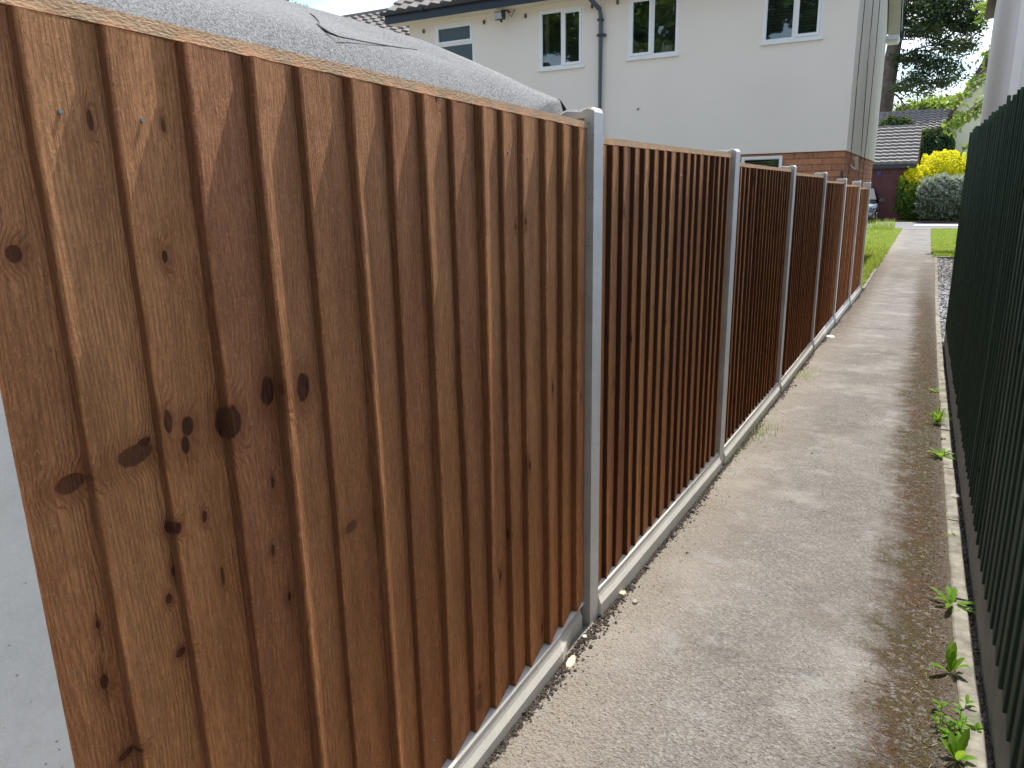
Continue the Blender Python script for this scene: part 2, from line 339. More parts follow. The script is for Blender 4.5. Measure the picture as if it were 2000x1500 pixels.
def leaf_mat(name, c1, c2, trans=.45, scale=3, rough=.5, c3=None):
    t = NT(name); n = t.noise(t.pos, scale, 3, .6); g = t.n('ShaderNodeAttribute', attribute_name='lf'); sx = t.n('ShaderNodeSeparateXYZ', {0: g.outputs['Vector']})
    f = t.math('ADD', t.math('MULTIPLY', n, .6), t.math('MULTIPLY', sx.outputs[0], .4))
    c = t.mix(t.mr(f, .3, .7), c1, c2)
    if c3: c = t.mix(t.mr(sx.outputs[1], .62, .66), c, c3)
    t.fin(c, rough, None, .3)
    tl = t.n('ShaderNodeBsdfTranslucent', {0: t.mix(.35, c, (.5, .6, .05), 'MIX')}); m = t.n('ShaderNodeMixShader', {0: trans})
    t.t.links.new(t.b.outputs[0], m.inputs[1]); t.t.links.new(tl.outputs[0], m.inputs[2]); t.t.links.new(m.outputs[0], t.out.inputs[0]); return t.m
M['weed'] = leaf_mat('bright weed leaf', (.15, .33, .025), (.30, .50, .06), .5, 30)
M['grass'] = leaf_mat('sunlit grass', (.13, .26, .022), (.34, .48, .06), .45, 2.5, c3=(.45, .42, .18))
M['cedar'] = leaf_mat('dark cedar needles', (.009, .026, .018), (.024, .055, .032), .22, .5, c3=(.04, .08, .03))
M['broad'] = leaf_mat('mid green leaves', (.035, .08, .018), (.10, .19, .035), .4, .6)
M['fresh'] = leaf_mat('fresh green leaves', (.12, .21, .05), (.27, .38, .09), .45, 2)
M['ivy'] = leaf_mat('dark ivy leaves', (.012, .035, .014), (.03, .075, .025), .2, 1.5)
M['yellow'] = leaf_mat('golden privet leaves', (.70, .64, .012), (.92, .84, .02), .4, 2)
M['privet'] = leaf_mat('green hedge leaves', (.06, .13, .02), (.16, .28, .04), .35, 2)
M['silver'] = leaf_mat('variegated leaves', (.03, .055, .03), (.07, .11, .05), .25, 6, c3=(.20, .23, .17))
M['bark'] = plain('grey brown bark', (.11, .09, .075), .95, .4, 2, .9, 8)
M['twig'] = plain('thin brown twig', (.12, .085, .055), .9, .2, 10, .2, 60)
M['straw'] = plain('dry straw', (.42, .33, .19), .9, .2, 40, .2, 60)
M['paint'] = plain('black car paint', (.006, .009, .016), .12, .05, 1, 0, 60, spec=.6, **{'Coat Weight': 1.0})
M['screen'] = plain('car glass', (.02, .025, .03), .05, .05, 1, 0, 60, spec=.8)
M['lens'] = plain('headlight lens', (.30, .34, .38), .12, .05, 8, .3, 30, spec=.8)
M['tyre'] = plain('tyre rubber', (.015, .015, .015), .8, .1, 10, .2, 60)
M['alloy'] = plain('alloy wheel', (.4, .4, .42), .35, .1, 10, .05, 60, Metallic=.7)

# ------------------------------------------------------------------ ground, path, road
def sheet(name, x0, x1, ys, mat, dz=0, nx=2, kind='structure', xf=None):
    mb = MB()
    xs = np.linspace(0, 1, nx)
    P = [[((x0+(x1-x0)*a) if xf is None else xf(a, y), y, gz(y)+dz) for a in xs] for y in ys]
    for i in range(len(ys)-1):
        for j in range(nx-1): mb.face([P[i][j], P[i][j+1], P[i+1][j+1], P[i+1][j]])
    return mb.build(name, mat, kind=kind)
YS = sorted({a for a, b in GP} | set(np.arange(-4, 50, .5)))
sheet('ground', -250, 250, [-30]+[y for y in YS if -4 <= y < 300]+[400], M['ground'], -.03)
def pathx(a, y):
    lx = float(np.interp(y, [0, 2.3, 6, 13, 16, 36], [-1.03, -1.03, -1.0, -.97, -.93, -.93])); rx = float(np.interp(y, [0, 10, 23, 38], [.262, .262, .32, .30]))
    e = .008*math.sin(y*3.1)+.006*math.sin(y*7.7) if y > 16 else 0
    return lx+(rx-lx)*a+(e if a in (0, 1) else 0)
sheet('footpath', 0, 0, sorted(set(np.arange(-4, 38.3, .25)) | {2.3, 2.8, 4.6, 6.8}), M['path'], 0, 6, xf=pathx)
sheet('lawn', -14, -.90, np.arange(15.6, 38.4, .7), M['lawn'], -.008).name = 'lawn'
sheet('lawn', .2, 12, np.arange(23.6, 38.4, .7), M['lawn'], -.008)
sheet('road', -60, 60, [38.3, 46.5], M['road'], 0)
mb = MB(); mb.box((-60, 38.0, -.36), (60, 38.3, -.30)); mb.build('pavement_kerb', M['oldconc'], kind='structure')
p = at_y(1782, 438, 44)
mb = MB(); mb.box((at_g(1785, 439)[0], 41.6, -.34), (14, 42.3, -.305)); mb.build('road_marking', M['white_line'], kind='structure')
mb = MB(); mb.box((-9, 44.0, -.36), (-.2, 58, -.309)); mb.build('driveway', M['drive'], kind='structure')
mb = MB(); mb.box((-.4, 44.3, -.36), (20, 50, -.24)); mb.build('verge', M['soil'], kind='structure')

# kerb edging
M['kerb'] = plain('dirty edging concrete', (.185, .172, .138), .9, .6, 11, .5, 90)
def kerb(x0, x1, ys, name, lab, hz, group, xf=None):
    for i in range(len(ys)-1):
        a, b = ys[i]+.006, ys[i+1]-.006; mb = MB(); j = random.uniform(-.004, .004); t = random.uniform(-.004, .004)
        f = xf or (lambda y: 0)
        q = [(x0+j+f(a), a), (x1+j+f(a), a), (x1+t+f(b), b), (x0+t+f(b), b)]
        # subdivided along its length with chipped top edge
        n = 7; prev = None
        for k in range(n):
            s0, s1 = k/(n-1), (k+1)/(n-1)
            y = a+(b-a)*k/(n-1); h = gz(y)+hz+random.uniform(-.003, .003); c = random.uniform(.002, .009)
            X0 = q[0][0]*(1-s0)+q[3][0]*s0; X1 = q[1][0]*(1-s0)+q[2][0]*s0
            ring = [(X0, y, gz(y)-.08), (X0, y, h-c), (X0+c, y, h), (X1-c*.7, y, h), (X1, y, h-c), (X1, y, gz(y)-.08)]
            if prev:
                for m in range(5): mb.face([prev[m], prev[m+1], ring[m+1], ring[m]][::-1])
            else: mb.face(ring)
            prev = ring
        mb.face(prev[::-1])
        mb.build(name, M['kerb'], label=lab(i, (a+b)/2), cat='kerb stone', group=group)
ks = [.55, 1.47, 2.39, 3.30, 4.22, 5.14, 6.06, 6.98, 7.90, 8.82, 9.74, 10.66, 11.58, 12.5, 13.4, 14.3, 15.2, 16.1, 17.0, 17.9, 18.8, 19.7, 20.6, 21.5, 22.4, 23.3]
ORD = ['first', 'second', 'third', 'fourth', 'fifth', 'sixth', 'seventh', 'eighth', 'ninth', 'tenth', 'eleventh', 'twelfth', 'thirteenth', 'fourteenth', 'fifteenth', 'sixteenth', 'seventeenth', 'eighteenth', 'nineteenth', 'twentieth', 'twenty first', 'twenty second', 'twenty third', 'twenty fourth', 'twenty fifth', 'twenty sixth']
kerb(.258, .316, ks, 'kerb_stone', lambda i, y: 'weathered concrete edging stone, %s from the front, %s' % (ORD[i], 'between path and dark green fence' if y < 10 else 'between path and grey slate chips'), .012, 'edging stones along the right of the path', lambda y: float(np.interp(y, [10, 23.3], [0, .05])))
kl = [15.75, 16.7, 17.65, 18.6, 19.55]
kerb(-.955, -.90, kl, 'kerb_stone', lambda i, y: 'concrete edging stone between path and left lawn, %s beyond the last fence post' % ORD[i], .02, 'edging stones along the left lawn')

# ------------------------------------------------------------------ feather edge fence
def boards_mesh(y0, y1, zb, zt, x_base, step, n, dirx=1, tops=None, botf=None, wob=.0):
    """boards with the thick edge towards the camera, overlapping the next; faces +x (dirx=1) or -x (-1)"""
    mb = MB(); bd = []; pit = (y1-y0)/n; NZ = 26
    cuts = [y0+pit*i+(random.uniform(-.010, .010) if 0 < i < n else 0) for i in range(n+1)]
    for i in range(n):
        a, b = cuts[i], cuts[i+1]; r = random.random(); th = .006
        tt = step*random.uniform(.86, 1.1) if i else step; lean = random.uniform(-.004, .004)
        zt_ = (tops(i, (a+b)/2) if tops else zt((a+b)/2)); zb_ = botf(i, (a+b)/2) if botf else zb((a+b)/2)
        prev = None; pj = random.uniform(0, 6); wa = random.uniform(.4, 1.3)
        for k in range(NZ+1):
            s = k/NZ; z = zb_+(zt_-zb_)*s
            w = wob*math.sin(pj+s*5*wa)*.6+random.uniform(-.0007, .0007); a2 = a+w+lean*(s-.5); cup = .0022*math.sin(s*3.1*wa+pj)
            b2 = b+.012
            pts = [(x_base-.004*dirx, a2, z), (x_base+dirx*(tt*.80+cup), a2-.0004, z), (x_base+dirx*(tt+cup), a2+.0035, z)]
            us = [-.03, -.004, 0]
            for q in (.25, .5, .75, 1.0):
                yy = a2+(b2-a2)*q; pts.append((x_base+dirx*((tt)*(1-q)+th*.3*q*0+cup*(1-q)), yy, z)); us.append((b2-a2)*q)
            if prev:
                for m in range(len(pts)-1):
                    f = [prev[0][m], prev[0][m+1], pts[m+1], pts[m]]
                    if dirx < 0: f = f[::-1]
                    uvq = [(prev[1][m], 0), (prev[1][m+1], 0), (us[m+1], 0), (us[m], 0)]
                    z0 = prev[2]; vv = [(prev[1][m], z0), (prev[1][m+1], z0), (us[m+1], z), (us[m], z)]
                    if dirx < 0: vv = vv[::-1]
                    mb.face(f, 0, vv)
                    bd += [(p_[0], p_[1], r*.999+.0005) for p_ in vv]
            else:
                ff = [pts[0], pts[2], pts[-1]]; mb.face(ff if dirx < 0 else ff[::-1]); bd += [(0, z, r)]*3
            prev = (pts, us, z)
        ff = [pts[0], pts[2], pts[-1]]; mb.face(ff if dirx > 0 else ff[::-1]); bd += [(0, z, r)]*3
        for sgn in (0,):   # back closing face
            f = [(x_base-.006*dirx, a, zb_), (x_base-.006*dirx, b+.012, zb_), (x_base-.006*dirx, b+.012, zt_), (x_base-.006*dirx, a, zt_)]
            mb.face(f[::-1] if dirx > 0 else f); bd += [(0, zb_, r), (b-a, zb_, r), (b-a, zt_, r), (0, zt_, r)]
    mb.a['bd'] = bd
    return mb, cuts
PXF = [-.985, -.985, -.985, -.985, -.985, -.972, -.957, -.942]       # front face of each post
PYR = [.475, 2.462, 4.592, 6.75, 8.94, 11.08, 13.25, 15.35]            # far edge of each post
PW = [.11, .082, .115, .105, .10, .10, .10, .10]
PT = [2.0, 1.885, 1.835, 1.79, 1.765, 1.715, 1.69, 1.675]
capz = [(1.877, 1.839), (1.797, 1.808), (1.765, 1.758), (1.735, 1.728), (1.676, 1.668), (1.632, 1.622), (1.585, 1.575)]
names = ['nearest', 'second', 'third', 'fourth', 'fifth', 'sixth', 'farthest']
for i in range(7):
    y0 = PYR[i]-.012; y1 = PYR[i+1]-PW[i+1]+.012; xb = (PXF[i]+PXF[i+1])/2-.032; ym = (y0+y1)/2
    za, zb2 = capz[i]; ct = lambda y, za=za, zb2=zb2, y0=y0, y1=y1: za+(zb2-za)*(y-y0)/(y1-y0)
    gt = lambda y: float(np.interp(y, [0, 1.5, 2.4, 2.6, 4.5, 6.8, 16], [.105, .095, .098, .085, .012, -.045, -.19]))
    fp = empty('fence_panel', (xb, ym, gt(ym)), label='%s brown timber fence panel, %s' % (names[i], ['between cut off left post and tall post', 'just past the tallest post', 'third along from the camera', 'fourth along, dark in shade', 'fifth along, narrow in view', 'sixth along, before the last panel', 'at the lawn end'][i]), cat='fence panel', group='brown timber fence panels')
    nb = int(round((y1-y0)/.1175))
    mb, cuts = boards_mesh(y0, y1, lambda y: gt(y)+.002, lambda y: ct(y)-.024, xb, .0245, nb, wob=.003)
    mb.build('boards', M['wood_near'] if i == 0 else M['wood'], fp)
    # capping strip
    mb = MB(); n = 24
    for k in range(n):
        a, b = y0+(y1-y0)*k/n, y0+(y1-y0)*(k+1)/n
        jf = lambda y: xb+.009+.0012*math.sin(y*37)+.001*math.sin(y*91)
        P = [(xb-.045, a, ct(a)-.022), (jf(a), a, ct(a)-.022), (jf(b), b, ct(b)-.022), (xb-.045, b, ct(b)-.022), (xb-.045, a, ct(a)), (jf(a)-.002, a, ct(a)), (jf(b)-.002, b, ct(b)), (xb-.045, b, ct(b))]
        mb.face([P[5], P[6], P[7], P[4]]); mb.face([P[1], P[2], P[6], P[5]]); mb.face([P[0], P[3], P[2], P[1]]); mb.face([P[3], P[0], P[4], P[7]])
        if k == 0: mb.face([P[0], P[1], P[5], P[4]])
        if k == n-1: mb.face([P[3], P[7], P[6], P[2]])
    mb.build('cap_strip', M['cap'], fp)
    for z in (.25, 1.0, 1.62):
        mb = MB(); mb.box((xb-.05, y0, gt(ym)+z-.02), (xb-.0065, y1, gt(ym)+z+.02)); mb.build('back_rail', M['cap'], fp)
    if i < 2:
        for q, c in enumerate(cuts[:-1]):
            for z in [z_ for z_ in (1.72, .97, .22) if random.random() < .8]:
                yy = c+.035+random.uniform(-.006, .006); zz = z+random.uniform(-.012, .012)-(.05 if i else 0); xx = xb+.0245*(1-.035/.117)
                mb = MB(); mb.tube([(xx-.006, yy, zz), (xx+.0010, yy, zz)], .0034, 8); mb.build('nail', M['steel'], fp)
    # gravel board
    mb = MB(); n = 14; x1 = xb+.030; prev = None
    for k in range(n+1):
        y = PYR[i]+(PYR[i+1]-PW[i+1]-PYR[i])*k/n; g = gt(y); c = .004
        if k == 0: y += .002
        if k == n: y -= .002 if i else .035
        ring = [(x1-.06, y, g-.3), (x1-.06, y, g), (x1-c, y, g), (x1, y, g-c), (x1+.001, y, g-.022), (x1+.004, y, g-.036), (x1+.014, y, g-.062), (x1+.018, y, g-.3)]
        if i == 0 and k >= n-1: ring = ring[:3]+[(q_[0]-.030, q_[1], q_[2]) for q_ in ring[3:]]
        if prev:
            for m in range(7): mb.face([prev[m], prev[m+1], ring[m+1], ring[m]])
        else: mb.face(ring[::-1])
        prev = ring
    mb.face(prev)
    mb.build('gravel_board', M['gravelboard'], label='pale concrete gravel board under the %s brown fence panel' % names[i], cat='gravel board', group='gravel boards under the brown fence')
plab = ['smooth pale concrete post cut off by the left edge of the photo', 'tall concrete post with chipped rounded top, right of the nearest panel', 'concrete fence post between the second and third brown panels', 'concrete fence post between the third and fourth brown panels', 'concrete fence post between the fourth and fifth brown panels', 'concrete fence post between the fifth and sixth brown panels', 'concrete fence post between the sixth and farthest brown panels', 'last concrete post of the brown fence, at the lawn']
for i in range(8):
    xf, yr, w, t = PXF[i], PYR[i], PW[i], PT[i]; yl = yr-w; b = gz(yr)-.25; mb = MB(); xk = xf-.125
    # H section outline (x,y), slots take the panels
    if i == 0: yl = yr-.16
    s0, s1 = xf-.034, xf-.092; d = .012
    out = [(xf, yl), (xf, yr), (s0, yr), (s0, yr-d), (s1, yr-d), (s1, yr), (xk, yr), (xk, yl), (s1, yl), (s1, yl+d), (s0, yl+d), (s0, yl)]
    NZ = 40; zs = [b+(t-.035-b)*k/NZ for k in range(NZ+1)]
    for k in range(NZ):
        for m in range(12):
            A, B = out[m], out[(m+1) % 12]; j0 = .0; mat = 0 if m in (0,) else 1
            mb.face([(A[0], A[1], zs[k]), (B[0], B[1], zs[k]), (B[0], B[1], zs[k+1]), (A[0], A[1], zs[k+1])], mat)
    zt = t-.035
    # weathered head: front rounds back, top slopes
    xc = [xf, xf-.004, xf-.012, xf-.026, xf-.05, xf-.10, xk]; zc = [zt+.018, zt+.030, zt+.034, zt+.0355, zt+.029, zt+.031, zt+.022]
    ins = [.004, .007, .008, .006, .009, .006, .008]
    prev = None
    for k in range(7):
        ring = [(xc[k], yl, zt), (xc[k], yl+.001, zc[k]-ins[k]), (xc[k], yl+max(.001, ins[k]), zc[k]), (xc[k], yr-max(.001, ins[k]), zc[k]), (xc[k], yr-.001, zc[k]-ins[k]), (xc[k], yr, zt)]
        if prev:
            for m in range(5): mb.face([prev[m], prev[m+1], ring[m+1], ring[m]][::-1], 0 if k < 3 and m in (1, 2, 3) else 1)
        else: mb.face(ring, 0)
        prev = ring
    mb.face(prev[::-1], 1)
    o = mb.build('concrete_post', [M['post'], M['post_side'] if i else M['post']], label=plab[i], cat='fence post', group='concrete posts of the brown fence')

# ------------------------------------------------------------------ green fence on the right
gf = empty('green_fence', (.33, 5, -.1), label='tall dark green timber fence along the right side of the path', cat='fence')
def gtop(i, y):
    return float(np.interp(y, [0, 4, 5.5, 7, 10.1], [1.98, 2.035, 2.06, 2.08, 2.15]))+.018*math.sin(i*2.4)+random.uniform(-.016, .016)
def gbot(i, y): return float(np.interp(y, [0, 1.96, 3.8, 9.9], [.25, .205, .14, .0]))+random.uniform(-.012, .012)
mb, cuts = boards_mesh(.2, 10.1, None, None, .336, .0115, 80, dirx=-1, tops=gtop, botf=gbot, wob=.004)
mb.build('boards', M['green_wood'], gf)
for z in (.35, 1.1, 1.8): mb = MB(); mb.box((.352, .2, z-.03), (.40, 10.05, z+.03)); mb.build('back_rail', M['green_wood'], gf)
for y in (.2, 2.0, 4.0, 6.0, 8.0, 9.95): mb = MB(); mb.box((.40, y, -.3), (.49, y+.09, 1.95)); mb.build('fence_post', M['green_wood'], gf)
mb = MB(); prev = None
for y in np.arange(.2, 10.12, .3):
    g = gbot(0, y)+.02; ring = [(.338, y, g-.5), (.339+random.uniform(-.002, .002), y, g-.006), (.344, y, g), (.385, y, g), (.39, y, g-.5)]
    if prev:
        for m in range(4): mb.face([prev[m], prev[m+1], ring[m+1], ring[m]][::-1])
    prev = ring
mb.build('gravel_board', M['oldgb'], gf, label='weathered concrete base board under the green fence')

# ------------------------------------------------------------------ foliage helpers
def leaf_mesh(name, mat, P, N, size, aspect=1.8, parent=None, curl=.25, **k):
    """P centres (n,3), N preferred normals or None; many small folded leaves in one mesh"""
    n = len(P); P = np.asarray(P, float)
    a = rng.normal(size=(n, 3)) if N is None else np.asarray(N)+rng.normal(size=(n, 3))*.75
    a /= np.linalg.norm(a, axis=1)[:, None]; b = np.cross(a, rng.normal(size=(n, 3))); b /= np.linalg.norm(b, axis=1)[:, None]; c = np.cross(a, b)
    s = (size*(rng.uniform(.55, 1.3, n)))[:, None]
    q = np.stack([P-b*s*aspect/2, P+c*s*.5+a*s*curl, P+b*s*aspect/2, P-c*s*.5+a*s*curl], 1).reshape(-1, 3)
    me = bpy.data.meshes.new(name); f = np.arange(n*4).reshape(n, 4)
    f3 = np.concatenate([f[:, [0, 1, 2]], f[:, [0, 2, 3]]])
    me.from_pydata(q.tolist(), [], f3.tolist()); me.materials.append(mat)
    at = me.attributes.new('lf', 'FLOAT_VECTOR', 'POINT'); r = np.repeat(rng.uniform(0, 1, (n, 3)), 4, axis=0); at.data.foreach_set('vector', r.ravel())
    o = bpy.data.objects.new(name, me); sc.collection.objects.link(o)
    if parent: o.parent = parent; o.matrix_parent_inverse = Matrix.Translation(-Vector(parent.location))
    return tag(o, **k)
def blob(c, r, n, shell=.55):
    d = rng.normal(size=(n, 3)); d /= np.linalg.norm(d, axis=1)[:, None]
    rr = rng.uniform(shell, 1, n)[:, None]**.6
    return np.asarray(c)+d*rr*np.asarray(r), d

# ------------------------------------------------------------------ tiled roof
def tiled(mb, O, U, V, width, nrow, wave=.022, per=.30, lift=.035, m=0, seg=6):
    """O lower corner, U unit along the eave, V vector of the whole slope"""
    O = Vector(O); U = Vector(U).normalized(); V = Vector(V); N = U.cross(V).normalized()
    if N.z < 0: N = -N
    nx = max(2, int(width/per*seg)); dv = V/nrow; V1 = V.normalized()
    for r in range(nrow):
        lo = O+dv*r; hi = O+dv*(r+1.06); off = (r % 2)*.0+random.uniform(-.006, .006)
        prev = None
        for k in range(nx+1):
            x = width*k/nx; ph = (x/per) % 1; w = wave*(math.sin(2*math.pi*ph)+.35*math.sin(4*math.pi*ph))
            jit = .0 if k % seg else random.uniform(-.004, .004)
            a = lo+U*x+N*(lift+w+jit); b = hi+U*x+N*(w*1.0+.004); c = lo+U*x+N*(w-.03)
            if prev:
                mb.face([prev[0], a, b, prev[1]], m); mb.face([prev[2], c, a, prev[0]], m)
            prev = (a, b, c)
# ------------------------------------------------------------------ windows
def window(parent, x0, x1, z0, z1, Y, splits, name='window', blind=None, frost=False, opener=(), topbar=None):
    """opening in a wall facing -y at Y. splits: fractions of mullions"""
    fr = MB(); y0, y1 = Y-.005, Y+.06; w = .05
    def frame(a, b, c, d, w, f0, f1):
        fr.box((a, f0, c), (a+w, f1, d)); fr.box((b-w, f0, c), (b, f1, d)); fr.box((a+w, f0, c), (b-w, f1, c+w)); fr.box((a+w, f0, d-w), (b-w, f1, d))
    frame(x0, x1, z0, z1, w, y0, y1)
    xs = [x0+w]+[x0+(x1-x0)*s for s in splits]+[x1-w]; panes = []
    for i in range(len(xs)-1):
        a = xs[i]+(0 if i == 0 else .02); b = xs[i+1]-(0 if i == len(xs)-2 else .02)
        if i < len(xs)-2: fr.box((b, y0+.001, z0+w), (b+.04, y1, z1-w))
        lo, hi = z0+w, z1-w; cells = [(lo, hi)]
        if topbar: zb = z0+(z1-z0)*topbar; fr.box((a, y0+.001, zb-.02), (b, y1, zb+.02)); cells = [(lo, zb-.02), (zb+.02, hi)]
        for j, (c, d) in enumerate(cells):
            if (i, j) in opener or i in opener:
                frame(a+.002, b-.002, c+.002, d-.002, .055, y0-.014, y1-.02); panes.append((a+.057, b-.057, c+.057, d-.057))
            else:
                frame(a+.001, b-.001, c+.001, d-.001, .016, y0+.012, y1-.02); panes.append((a+.016, b-.016, c+.016, d-.016))
    win = fr.build(name, M['upvc'], parent)
    for a, b, c, d in panes:
        g = MB(); g.face([(a, Y+.022, c), (b, Y+.022, c), (b, Y+.022, d), (a, Y+.022, d)]); o = g.build('pane', M['frost'] if frost else M['glass'], parent); o.parent = win; o.matrix_parent_inverse = Matrix()
        # keep as sub-part: the window mesh sits at the origin of its house
        o.matrix_world = o.matrix_world
    s = MB(); s.box((x0-.03, Y-.045, z0-.04), (x1+.03, Y+.01, z0-.002)); o = s.build('sill', M['upvc'], parent, bevel=.004); o.parent = win; o.matrix_parent_inverse = Matrix()
    r = MB(); r.box((x0+.01, Y+.09, z0), (x1-.01, Y+1.2, z1), skip='f'); o = r.build('reveal', M['room'], parent); o.parent = win; o.matrix_parent_inverse = Matrix()
    if blind:
        bl = MB(); nb = int((z1-z0)/.055)
        for k in range(nb): z = z0+.03+k*.055; bl.hexa([(x0+.06, Y+.075, z), (x1-.06, Y+.075, z), (x1-.06, Y+.11, z+.022), (x0+.06, Y+.11, z+.022), (x0+.06, Y+.075, z+.005), (x1-.06, Y+.075, z+.005), (x1-.06, Y+.11, z+.027), (x0+.06, Y+.11, z+.027)])
        o = bl.build('blind', blind, parent); o.parent = win; o.matrix_parent_inverse = Matrix()
    return win
def wall_holes(mb, x0, x1, z0, z1, Y, thick, holes, m=0):
    """front sheet at Y facing -y with rectangular holes and their reveals"""
    xs = sorted({x0, x1} | {h[0] for h in holes} | {h[1] for h in holes}); zs = sorted({z0, z1} | {h[2] for h in holes} | {h[3] for h in holes})
    for i in range(len(xs)-1):
        for j in range(len(zs)-1):
            cx, cz = (xs[i]+xs[i+1])/2, (zs[j]+zs[j+1])/2
            if any(h[0] < cx < h[1] and h[2] < cz < h[3] for h in holes): continue
            mb.face([(xs[i], Y, zs[j]), (xs[i+1], Y, zs[j]), (xs[i+1], Y, zs[j+1]), (xs[i], Y, zs[j+1])], m)
    for a, b, c, d in holes:
        mb.face([(a, Y, c), (b, Y, c), (b, Y+thick, c), (a, Y+thick, c)], m); mb.face([(a, Y, d), (a, Y+thick, d), (b, Y+thick, d), (b, Y, d)], m)
        mb.face([(a, Y, c), (a, Y+thick, c), (a, Y+thick, d), (a, Y, d)], m); mb.face([(b, Y, c), (b, Y, d), (b, Y+thick, d), (b, Y+thick, c)], m)

# ------------------------------------------------------------------ the house at the end of the gardens
HY = 17.0; HX = -1.56; HB = 25.9
hs = empty('house', (0, 0, 0), label='cream rendered house with brick ground floor and dark blue eaves behind the fence', cat='house')
xl = at_y(800, 60, HY)[0]; ZR = 2.31; ZE = 5.82
w2 = (at_y(1054, 60, HY)[0], at_y(1140, 60, HY)[0], at_y(1100, 135, HY)[2]+.03, at_y(1096, 17, HY)[2])
w3 = (at_y(1227, 60, HY)[0], at_y(1325, 60, HY)[0], at_y(1270, 114, HY)[2]+.03, 5.70)
w4 = (at_y(1490, 60, HY)[0], at_y(1606, 60, HY)[0], at_y(1548, 82, HY)[2]+.03, 5.70)
w1 = (at_y(850, 70, HY)[0], at_y(926, 70, HY)[0], at_y(890, 75, HY)[2]-1.25, at_y(886, 45, HY)[2])
gw = (at_y(1448, 303, HY)[0], at_y(1528, 303, HY)[0], 1.05, at_y(1490, 305, HY)[2])
mb = MB(); wall_holes(mb, xl, HX, ZR, ZE+.02, HY, .09, [w1, w2, w3, w4])
mb.face([(xl, HY, ZR), (xl, HY, ZE), (xl, HB, ZE), (xl, HB, ZR)]); mb.face([(HX, HB, ZR), (xl, HB, ZR), (xl, HB, ZE), (HX, HB, ZE)])
mb.face([(xl, HY, ZR), (xl, HB, ZR), (HX, HB, ZR), (HX, HY, ZR)])
mb.build('upper_wall', M['render'], hs)
ym = (HY+HB)/2; ZG = 9.0
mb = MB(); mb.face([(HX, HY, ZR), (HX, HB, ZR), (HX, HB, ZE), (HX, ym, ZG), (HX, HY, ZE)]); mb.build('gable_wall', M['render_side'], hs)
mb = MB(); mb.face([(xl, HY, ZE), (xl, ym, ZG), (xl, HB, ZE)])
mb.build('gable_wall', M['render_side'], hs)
mb = MB(); I = .035; wall_holes(mb, xl+I, HX-I, -.4, ZR+.02, HY+I, .09, [(gw[0], gw[1], gw[2], min(gw[3], ZR-.015))])
mb.face([(HX-I, HY+I, -.4), (HX-I, HB-I, -.4), (HX-I, HB-I, ZR), (HX-I, HY+I, ZR)]); mb.face([(xl+I, HB-I, -.4), (xl+I, HY+I, -.4), (xl+I, HY+I, ZR), (xl+I, HB-I, ZR)])
mb.build('brick_wall', M['brick'], hs)
window(hs, *w1, HY, (), frost=True, topbar=.70, opener=((0, 1),))
window(hs, *w2, HY, (.52,), opener=(1,))
window(hs, *w3, HY, (.49,), opener=(0,))
window(hs, *w4, HY, (.53,), blind=M['room'], opener=(1,))
window(hs, gw[0], gw[1], gw[2], min(gw[3], ZR-.015), HY+I, (), blind=M['upvc'])
# roof
OV = .42; RY0, RY1 = HY-OV, HB+OV; xe0 = at_y(752, 40, RY0)[0]; xe1 = HX+.30
mb = MB(); sl_ = (ZG+.12-(ZE+.16))
tiled(mb, (xe0+.1, RY0-.05, ZE+.24), (1, 0, 0), (0, ym-RY0+.05, ZG-ZE+.10), xe1-xe0-.1, 15, wave=.03, per=.33, lift=.05)
mb.face([(xe0+.1, RY1, ZE+.10), (xe1, RY1, ZE+.10), (xe1, ym, ZG+.28), (xe0+.1, ym, ZG+.28)])
mb.build('roof', M['tile_grey'], hs)
mb = MB()
mb.box((xe0, RY0, ZE-.02), (xe1, RY0+.025, ZE+.20)); mb.build('fascia', M['fascia'], hs)
mb = MB(); gy = RY0-.06
for m in range(6):
    a0, a1 = math.pi+math.pi*m/6, math.pi+math.pi*(m+1)/6
    mb.face([(xe0-.08, gy+.06*math.cos(a0), ZE+.24+.075*math.sin(a0)), (xe1, gy+.06*math.cos(a0), ZE+.24+.075*math.sin(a0)), (xe1, gy+.06*math.cos(a1), ZE+.24+.075*math.sin(a1)), (xe0-.08, gy+.06*math.cos(a1), ZE+.24+.075*math.sin(a1))])
mb.face([(xe0-.08, gy+.06*math.cos(math.pi+math.pi*m/6), ZE+.24+.075*math.sin(math.pi+math.pi*m/6)) for m in range(7)])
for x in np.arange(xe0+1.2, xe1, 2.1): mb.box((x-.04, gy-.066, ZE+.155), (x+.04, gy+.05, ZE+.25))
mb.build('gutter', M['gutter'], hs)
mb = MB(); mb.box((xe0+.02, RY0+.026, ZE-.012), (xe1, HY+.02, ZE+.005)); mb.build('soffit', M['cream_board'], hs)
mb = MB()   # gable verge boards on both slopes, with white box end
for (ya, yb) in ((RY0, ym), (RY1, ym)):
    za, zb = ZE, ZG+.02
    mb.hexa([(HX+.01, ya, za), (xe1, ya, za), (xe1, yb, zb), (HX+.01, yb, zb), (HX+.01, ya, za+.02), (xe1, ya, za+.02), (xe1, yb, zb+.02), (HX+.01, yb, zb+.02)])
    mb.hexa([(xe1, ya, za-.03), (xe1+.02, ya, za-.03), (xe1+.02, yb, zb-.03), (xe1, yb, zb-.03), (xe1, ya, za+.2), (xe1+.02, ya, za+.2), (xe1+.02, yb, zb+.2), (xe1, yb, zb+.2)])
mb.build('verge_board', M['cream_board'], hs)
mb = MB(); mb.box((HX+.005, HB-.25, ZE-.14), (xe1+.03, RY1+.01, ZE-.031)); mb.box((HX+.005, HB-.2, ZE-.20), (xe1+.005, RY1-.03, ZE-.141)); mb.build('box_end', M['upvc'], hs)
